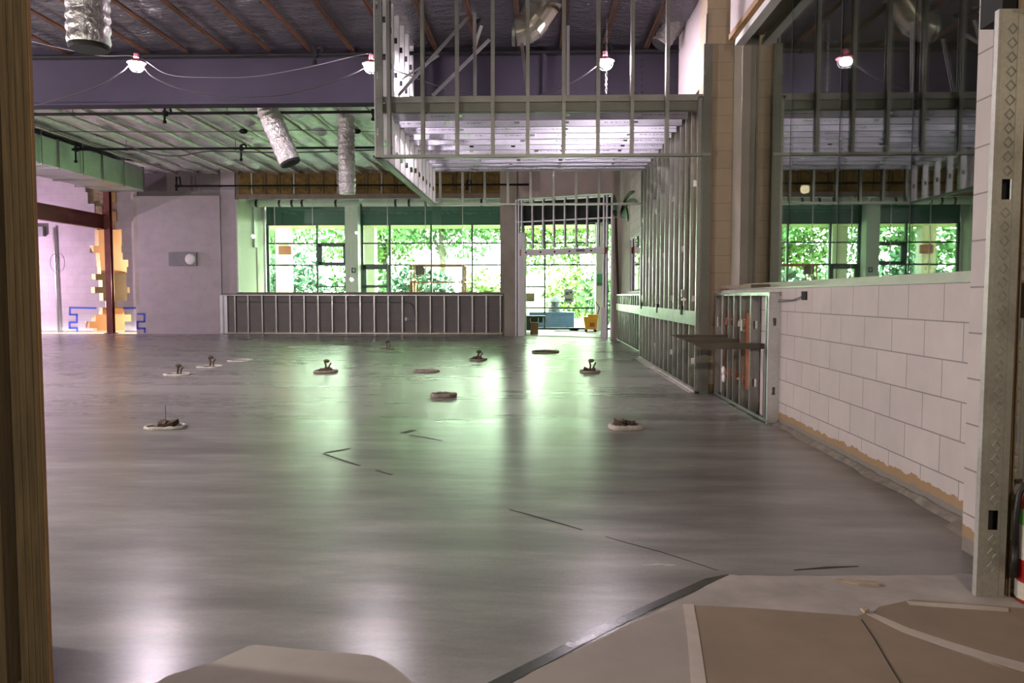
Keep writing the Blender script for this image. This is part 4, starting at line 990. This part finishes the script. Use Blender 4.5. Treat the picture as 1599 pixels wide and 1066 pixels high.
# painted palm on the corner by the doorway
t = thing('palm_decoration', 'slim palm with dark trunk and green fronds at the corner right of the doorway', 'palm', (2.06, 20.86, 0.95))
yp = 20.86
tp = [onY(x, y, yp) for x, y in ((965.5,476),(964.5,440),(963,400),(962,365),(961.5,340))]
MB().tube(tp, [0.02, 0.035, 0.038, 0.038, 0.03], 8).build('trunk', 'palm_trunk', t, smooth=True)
def frond(tips, wmax, ext):
    pts = [Vector(p) for p in tips]; b = MB(); n = 14; Lp, Rp = [], []; ev = Vector(ext)
    for j in range(n+1):
        u = j/n; c = pts[0]*(1-u)**2+pts[1]*2*u*(1-u)+pts[2]*u*u; d = (pts[1]-pts[0])*(1-u)+(pts[2]-pts[1])*u
        nn = d.cross(ev).normalized(); wv = wmax*math.sin(PI*min(1, u*0.93+0.07))**0.7*(0.85+0.15*math.cos(j*PI))
        Lp.append(c+nn*wv); Rp.append(c-nn*wv)
    for j in range(n): b.prism([Lp[j], Lp[j+1], Rp[j+1], Rp[j]], ev)
    b.build('frond', 'palm_leaf', t)
xw = XR-0.004
for (mx_, my_, ex, ey, wd) in ((979,322,980.5,346,0.17),(975,318,978,305,0.08),(985,300,996,318,0.05),(978,297,992,299,0.06)):
    frond([onX(968,336,xw), onX(mx_,my_,xw), onX(ex,ey,xw)], wd, (-0.012,0,0))
for (mx_, my_, ex, ey, wd) in ((959,322,959.5,338,0.07),(960,312,958.5,303,0.06)):
    frond([onY(962,338,yp), onY(mx_,my_,yp), onY(ex,ey,yp)], wd, (0,-0.012,0))

# ================================================================ NEAR OPENING
t = thing('door_jamb_post', 'dark timber jamb post at the left edge of the picture', 'post', (-1.42, 2.25, 0))
jY = 2.2
xb1, xb0 = onY(64.5, 533, jY+0.018).x, onY(13, 533, jY).x
xg = onY(-9, 533, jY).x
dy = 0.0
def lean(b_, x0, x1, y0, y1, z0, z1, k=0.0): return b_.box(x0, x1, y0, y1, z0, z1)
MB().box(xb0, xb1, jY, jY+0.018, 0, 4.2).build('post', 'dark_lumber', t, bevel=0.004)
b = MB()
for f in (0.28, 0.52, 0.78): b.box(xb0+(xb1-xb0)*f, xb0+(xb1-xb0)*f+0.004, jY-0.003, jY, 0, 4.2)
b.build('grain_ridge', 'dark_lumber', t)
MB().box(xb1-0.002, xb1+0.002, jY+0.004, jY+0.0175, 0, 4.2).build('edge_strip', 'lumber', t)
tag(MB().box(xg-0.12, xg, jY+0.0, jY+0.10, 0, 4.2).build('jamb_post', 'dark_lumber'), 'sliver of a second dark post outside the left jamb gap', 'post')
tag(MB().box(xg, xb0, jY+0.06, jY+0.10, 0, 4.2).build('dark_gap_filler', 'black'), 'black filler standing in for the dark gap between the two left jamb posts', 'filler')  # black strip put where only a dark gap shows
def diamond_stud(name, label, cx, y, wd, z1, holes, lean_=0.0):
    t = thing(name, label, 'stud', (cx, y, 0), 'embossed studs of the near opening')
    s_ = stud_mb((cx, y, 0), (cx+lean_, y, z1), UX, UY, holes, t=0.002, wd=wd, fl=0.028, hole=(0.036, 0.075))
    b = MB(); z = 0.12; i = 0
    while z < z1-0.06:
        if all(abs(z-h) > 0.06 for h in holes):
            c = Vector((cx+lean_*z/z1, y-0.001, z)); h = 0.0165; r = 0.0032
            pt = [c+Vector((0,0,h*1.15)), c+Vector((h,0,0)), c+Vector((0,0,-h*1.15)), c+Vector((-h,0,0))]
            b.tube(pt, r, 6, closed=True)
        z += 0.0515; i += 1
    s_.add(b).build('stud', 'galv_near', t)
    MB().box(cx-wd*0.30, cx-wd*0.285, y-0.002, y, 0, z1).box(cx+wd*0.285, cx+wd*0.30, y-0.002, y, 0, z1).build('rib', 'galv_near', t)
    return t
ns = diamond_stud('metal_stud', 'galvanized stud embossed with diamonds beside the block wall end, right of the opening', 1.727, 3.02, 0.105, 2.20, [0.30, 1.545], 0.012)
MB().box(1.705, 1.775, 3.068, 3.085, 0, 2.19).build('hole_shade', 'black', ns)  # black sheet added behind the knockouts so they read as dark
diamond_stud('metal_stud', 'second embossed stud behind the wood strip, at the right edge of the picture', 1.842, 3.10, 0.078, 2.6, [0.62, 1.02, 1.56])
tag(MB().box(1.793, 1.802, 3.03, 3.09, 0, 2.35).box(1.795, 1.800, 3.015, 3.03, 0, 2.35).build('wood_strip', 'lumber_dim', bevel=0.003), 'narrow orange-brown wood strip between the two embossed studs', 'strip')
tag(MB().box(1.822, 1.885, 3.085, 3.096, 1.07, 1.20).build('latch_plate', 'black'), 'dark square plate on the second embossed stud at right edge', 'plate')
tag(MB().bar((1.80, 2.98, 2.24), (2.4, 2.95, 2.13), 0.04, 0.09).build('header_board', 'lumber_dim'), 'sloping brown board over the top of the diamond stud', 'board')
tag(MB().box(1.742, 1.90, 3.10, 3.25, 2.20, 2.40).build('void_shade', 'black'), 'black block standing in for the dark void above the diamond stud top', 'block')  # darkness of the empty space above the stud, built as a black block
# fire extinguisher
er = 0.078; ey = 2.97; ex = onY(1591, 880, ey).x+er
t = thing('fire_extinguisher', 'red fire extinguisher standing at the right edge by the studs', 'fire extinguisher', (ex, ey, 0))
MB().tube([(ex,ey,0.004),(ex,ey,0.02),(ex,ey,0.36),(ex,ey,0.40),(ex,ey,0.43),(ex,ey,0.45)], [er*0.92,er,er,er*0.85,er*0.5,er*0.3], 24).build('cylinder', 'ext_red', t, smooth=True)
MB().tube([(ex,ey,0.17),(ex,ey,0.30)], er*1.012, 24, caps=False).build('label_band', 'ext_label', t, smooth=True)
MB().tube([(ex,ey,0.30),(ex,ey,0.36)], er*1.012, 24, caps=False).build('top_label', 'ext_green', t, smooth=True)
MB().tube([(ex,ey,0.02),(ex,ey,0.085)], er*1.012, 24, caps=False).build('lower_label', 'ext_label', t, smooth=True)
MB().tube([(ex,ey,0.45),(ex,ey,0.50)], 0.022, 14).box(ex-0.02, ex+0.10, ey-0.012, ey+0.012, 0.50, 0.52).build('valve', 'rubber', t)
MB().tube([(ex,ey,0.48),(ex-0.05,ey,0.475),(ex-0.085,ey,0.42),(ex-0.094,ey,0.33),(ex-0.092,ey,0.2)], 0.011, 8).build('hose', 'rubber', t, smooth=True)
MB().tube([(ex-0.092,ey,0.22),(ex-0.094,ey,0.10)], [0.011,0.014], 10).build('horn', 'rubber', t, smooth=True)

# ================================================================ FLOOR THINGS
def sheet(name, label, pix, mat, z, th, cat, group=None):
    pts = [onZ(x, y) for x, y in pix]
    o = MB().prism([(p.x, p.y, z) for p in pts], (0, 0, th)).build(name, mat)
    return tag(o, label, cat, group)
def edge(p0, p1, n, amp):
    out = []
    for i in range(n):
        u = i/n; out.append((p0[0]+(p1[0]-p0[0])*u+random.uniform(-amp, amp)*(0 < i), p0[1]+(p1[1]-p0[1])*u+random.uniform(-amp, amp)*0.5*(0 < i)))
    return out
e1 = edge((735,1100),(1140,898),22,3)+edge((1140,898),(1200,900),4,2)+edge((1200,900),(1512,899),12,2)
o = MB(); pts = [onZ(x, y) for x, y in e1]+[Vector((1.75, 3.28, 0)), Vector((2.6, 3.0, 0)), Vector((2.6, -3, 0)), Vector((-0.6, -3, 0)), Vector((-0.35, 1.9, 0))]
struct(o.prism([(p.x, p.y, 0.0005) for p in pts], (0,0,0.003)).build('floor_slab_edge', 'pale_slab'))
sheet('floor_protection_board', 'grey-brown floor protection board in the bottom centre, left of the pale tape', [(770,1092),(830,1052),(900,1018),(980,978),(1072,944),(1080,1000),(1088,1092)], 'grey_board', 0.0036, 0.003, 'board', 'floor protection boards')
sheet('floor_protection_board', 'large brown floor protection board right of the pale tape strip', [(1084,947),(1180,952),(1338,964),(1352,960),(1460,1010),(1612,1062),(1700,1150),(1110,1150)], 'kraft', 0.0036, 0.003, 'board', 'floor protection boards')
sheet('floor_protection_board', 'brown floor protection board below the diamond stud, beyond the slanting tape', [(1362,960),(1372,950),(1425,938),(1700,960),(1900,1100),(1640,1075),(1500,1018)], 'kraft', 0.0037, 0.003, 'board', 'floor protection boards')
sheet('floor_protection_board', 'torn grey floor protection sheet at the bottom left', [(215,1086),(240,1070),(262,1056),(330,1036),(388,1010),(400,1008),(470,1015),(545,1021),(580,1025),(605,1035),(640,1062),(665,1092)], 'grey_board', 0.001, 0.003, 'board', 'floor protection boards')
sheet('tape_strip', 'wide pale tape strip between the grey and the brown floor boards', [(1066,946),(1083,946),(1090,985),(1097,1030),(1106,1092),(1080,1092),(1076,1030),(1072,985)], 'tape', 0.0068, 0.0012, 'tape', 'tape strips on the floor')
sheet('tape_strip', 'slanting pale tape strip across the brown boards at lower right', [(1352,961),(1364,960),(1420,984),(1480,1004),(1545,1024),(1612,1042),(1612,1056),(1545,1036),(1470,1012),(1410,990)], 'tape', 0.0068, 0.0012, 'tape', 'tape strips on the floor')
sheet('tape_strip', 'short pale tape strip on the floor in front of the diamond stud', [(1415,941),(1440,943),(1500,946),(1575,952),(1575,958),(1500,953),(1420,947)], 'tape', 0.0068, 0.0012, 'tape', 'tape strips on the floor')
sheet('wood_shim', 'pale wood shim lying on the slab below the block wall', [(1304,909),(1312,907),(1372,911),(1373,917),(1340,915)], 'wood_chip', 0.0036, 0.008, 'shim')
sheet('rubble_chip', 'small white chip at the corner of the tape strips', [(1343,955),(1352,953),(1357,957),(1350,961)], 'wood_chip', 0.0068, 0.01, 'chip')
strip('joint_line', [(1345,970),(1365,1000),(1394,1050),(1420,1092)], 0.004, 'crack', fl, 0.0078)

# floor boxes: foam rings round cut-outs with debris and stubs
def floor_box(px, py, a, b_, label, rot=0.0, mat='foam', kind=0, seed=0, hgt=0.05):
    c = onZ(px, py); rnd = random.Random(seed); n = 30
    t = thing('floor_outlet', label, 'floor outlet', (c.x, c.y, 0), 'foam-ringed floor outlets')
    path, rr = [], []
    for i in range(n):
        an = 2*PI*i/n; co, si = math.cos(an), math.sin(an)
        q = (abs(co)**3.2+abs(si)**3.2)**(-1/3.2)
        x, y = a*q*co*(1+0.07*rnd.uniform(-1,1)), b_*q*si*(1+0.07*rnd.uniform(-1,1))
        path.append((c.x+x*math.cos(rot)-y*math.sin(rot), c.y+x*math.sin(rot)+y*math.cos(rot), hgt*0.30)); rr.append(hgt*rnd.uniform(0.32, 0.52))
    MB().tube(path, rr, 8, closed=True).build('foam_ring', mat, t, smooth=True)
    MB().prism([(p[0], p[1], 0.001) for p in path], (0,0,0.006)).build('pit', 'debris', t)
    if kind in (1, 3, 4):
        b = MB()
        for _ in range(9):
            q = Vector((c.x+rnd.uniform(-.42,.42)*a, c.y+rnd.uniform(-.4,.4)*b_, 0.012+rnd.uniform(0, 0.03)))
            b.obox(q, (rnd.uniform(.02,.05), rnd.uniform(-.02,.02), rnd.uniform(-.02,.03)), (rnd.uniform(-.02,.02), rnd.uniform(.02,.04), 0.01), (0, -0.008, rnd.uniform(.01,.03)))
        b.build('debris', 'debris', t)
    if kind in (2, 3):
        b = MB(); z = 0.12+0.06*rnd.random()
        b.tube([(c.x, c.y, 0), (c.x+0.01, c.y, z*0.6), (c.x+0.03*rnd.uniform(-1,1), c.y, z)], 0.014, 7)
        b.tube([(c.x+0.05, c.y, 0), (c.x+0.055, c.y, z*0.5), (c.x+0.09, c.y, z*0.85)], 0.012, 7).ball((c.x+0.02, c.y, z), 0.035, 8, 6, (1.4,1,0.8))
        b.build('pipe_stub', 'copper' if kind == 3 else 'debris', t)
    if kind == 1:
        MB().cyl((c.x-0.0, c.y, 0), (c.x, c.y, 0.20), 0.003, 5).build('wire', 'debris', t)
    return t
floor_box(259,668,0.155,0.11,'foam-ringed floor outlet with a heap of rubble, nearest on the left',0.25,'foam',1,1,0.04)
floor_box(277,585,0.16,0.16,'foam-ringed floor outlet with a bent stub, leftmost of the far row',0.1,'foam',2,2,0.035)
floor_box(328,573,0.17,0.18,'foam-ringed floor outlet with several pipe stubs, left far row middle',0.1,'foam',2,3,0.035)
floor_box(375,563.5,0.18,0.2,'flat foam-ringed floor outlet, farthest of the left row',0.1,'foam',0,4,0.04)
floor_box(508,581,0.155,0.16,'foam-ringed floor outlet with a tilted dark stub left of the centre',0.1,'foam_brown',3,5,0.05)
floor_box(604,545.5,0.14,0.2,'tiny foam-ringed floor outlet near the back stud wall',0,'foam_brown',2,6,0.035)
floor_box(666,580,0.18,0.14,'flat empty foam ring on the floor in the middle of the far rows',0.05,'foam_brown',0,7,0.04)
floor_box(693,619,0.12,0.11,'thick brown foam ring floor outlet in the middle of the room',0.05,'foam_brown',0,8,0.06)
floor_box(746,562,0.14,0.18,'foam-ringed floor outlet with a leaning copper stub below the pier',0,'foam_brown',3,9,0.045)
floor_box(852,550,0.26,0.3,'wide flat foam ring on the floor before the doorway',0,'foam_brown',0,10,0.045)
floor_box(921,581,0.135,0.14,'foam-ringed floor outlet with tall dark stub left of the tall stud wall',0,'foam_brown',3,11,0.045)
floor_box(977,669,0.125,0.10,'thick foam-ringed floor outlet with rubble, nearest on the right',0.0,'foam',4,12,0.06)

# ================================================================ LEFT END
# red steel column and beam before the broken wall
cxr = onY(171.5, 440, 23.8).x
t = thing('steel_column', 'dark red steel column standing in the broken wall opening', 'column', (cxr, 23.8, 0))
zc1 = onY(171, 283, 23.8).z
MB().box(cxr-0.09, cxr+0.09, 23.72, 23.735, 0.02, zc1).box(cxr-0.09, cxr+0.09, 23.865, 23.88, 0.02, zc1).box(cxr-0.006, cxr+0.006, 23.735, 23.865, 0.02, zc1).build('shaft', 'red_steel', t)
MB().box(cxr-0.16, cxr+0.16, 23.68, 23.92, 0, 0.02).build('base_plate', 'red_steel', t)
bzt, bzb = onY(163, 335, 23.6).z, onY(163, 357.5, 23.6).z; bx = cxr-0.10
t = thing('steel_beam', 'dark red steel beam running from the red column toward the left', 'beam', (bx, 20, bzb))
MB().box(bx-0.08, bx+0.08, 15, 23.72, bzb, bzb+0.02).build('bottom_flange', 'red_steel', t)
MB().box(bx-0.08, bx+0.08, 15, 23.72, bzt-0.02, bzt).build('top_flange', 'red_steel', t)
MB().box(bx-0.01, bx+0.01, 15, 23.72, bzb+0.02, bzt-0.02).build('web', 'red_steel', t)
# conduit riser
p0, p1 = onY(84, 355, 23.93), onY(92, 518, 23.93)
t = thing('conduit_riser', 'grey conduit riser on the mauve wall at the far left', 'conduit', (p1.x, 23.93, 0))
MB().tube([(p0.x, 23.93, p0.z), (p0.x+0.02, 23.93, 1.5), (p1.x, 23.93, 0.02)], 0.035, 10).build('pipe', 'galv', t)
c_ = onY(86, 410, 23.9); MB().tube([(c_.x+0.14*math.cos(a), 23.88, c_.z+0.26*math.sin(a)) for a in [2*PI*j/20 for j in range(20)]], 0.009, 6, closed=True).build('wire_loop', 'cable', t)
a_ = rect(62,354,70,369,23.95); tag(MB().box(a_[0]-0.6, a_[1], 23.84, 23.995, a_[2], a_[3]).build('electrical_panel', 'grey_box'), 'grey electrical box on the wall at the far left below the red beam', 'electrical box')
# blue tape outlines
def tape_line(label, pix):
    pts = [onY(x, y, YL-0.006) for x, y in pix]; b = MB()
    for i in range(len(pts)-1):
        d = (pts[i+1]-pts[i]); L = d.length; d.normalize(); e_ = Vector((0,1,0)).cross(d)
        b.obox((pts[i]+pts[i+1])/2, d*(L/2+0.015), e_*0.028, Vector((0,0.002,0)))
    return tag(b.build('tape_outline', 'blue_tape'), label, 'tape', 'blue tape outlines')
tape_line('stepped blue tape outline on the wall left of the hole', [(150,481),(109,480),(109,491),(120,491),(120,503),(108.5,503),(108.5,512),(120.5,512),(120.5,519)])
tp_ = [(193,481),(215,481),(214.5,490)]
tape_line('stepped blue tape outline on the wall right of the hole', [(193,481),(215,480.5),(215,490),(213,490)])
def tape2(label, pix, Y):
    pts = [onY(x, y, Y) for x, y in pix]; b = MB()
    for i in range(len(pts)-1):
        d = (pts[i+1]-pts[i]); L = d.length; d.normalize(); e_ = Vector((0,1,0)).cross(d)
        b.obox((pts[i]+pts[i+1])/2, d*(L/2+0.015), e_*0.028, Vector((0,0.002,0)))
    return tag(b.build('tape_outline', 'blue_tape'), label, 'tape', 'blue tape outlines')
tape2('stepped blue tape on the corner post beside the grey pilaster', [(215,490),(225.5,490),(225.5,502),(214.5,502),(214.5,512.5),(226,512.5),(226,519)], YB-0.064)
# emergency light
a_ = rect(265,394,308,415,YB-0.07)
t = thing('emergency_light', 'grey rectangular emergency light with round lens on the back wall', 'emergency light', ((a_[0]+a_[1])/2, YB-0.09, a_[2]))
MB().box(a_[0], a_[1], YB-0.14, YB-0.061, a_[2], a_[3]).build('housing', 'grey_box', t, bevel=0.008)
MB().box(a_[0]-0.02, a_[1]+0.03, YB-0.075, YB-0.0605, a_[2]-0.02, a_[3]+0.02).build('back_plate', 'cmu_smooth', t)
c_ = onY(297, 404.5, YB-0.15); MB().ball((c_.x, YB-0.14, c_.z), 0.165, 20, 12, (1, 0.35, 1)).build('lens', 'lens', t, smooth=True)
# junction box with loose wires on the right wall
p = onX(1257, 461.5, XR)
t = thing('junction_box', 'small open junction box with loose wires on the right block wall', 'junction box', (XR, p.y, p.z))
MB().box(XR-0.012, XR+0.004, p.y-0.055, p.y+0.055, p.z-0.035, p.z+0.035).build('box', 'black', t)
for (dz, dy_) in ((-0.03, 0.85), (-0.015, 0.95)):
    MB().tube([(XR-0.012, p.y, p.z), (XR-0.03, p.y+0.2, p.z-0.03+dz*0.3), (XR-0.025, p.y+0.5, p.z-0.02+dz), (XR-0.01, p.y+dy_, p.z-0.03+dz)], 0.003, 5).build('wire', 'cable', t)
# peach lit board in the next room, seen through the right glass
a0, a1 = onY(1149, 400, 12.5), onY(1166, 400, 12.5)
tag(MB().box(a0.x-0.3, a1.x, 12.5, 12.53, 0, onY(1157, 360, 12.5).z).build('leaning_board', 'peach'), 'peach coloured board behind the left end of the right wall glass', 'board')
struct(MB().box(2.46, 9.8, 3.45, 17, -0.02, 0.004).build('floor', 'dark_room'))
tag(MB().tube([onY(1122,15,9.40), onY(1104,42,9.40), onY(1096,38,9.40)] if False else [(1.945, 9.40, 4.4), (1.935, 9.38, 4.05), (1.925, 9.36, 3.7)], 0.012, 8).build('conduit', 'galv'), 'thin conduit beside the brown block column above the soffit', 'conduit')
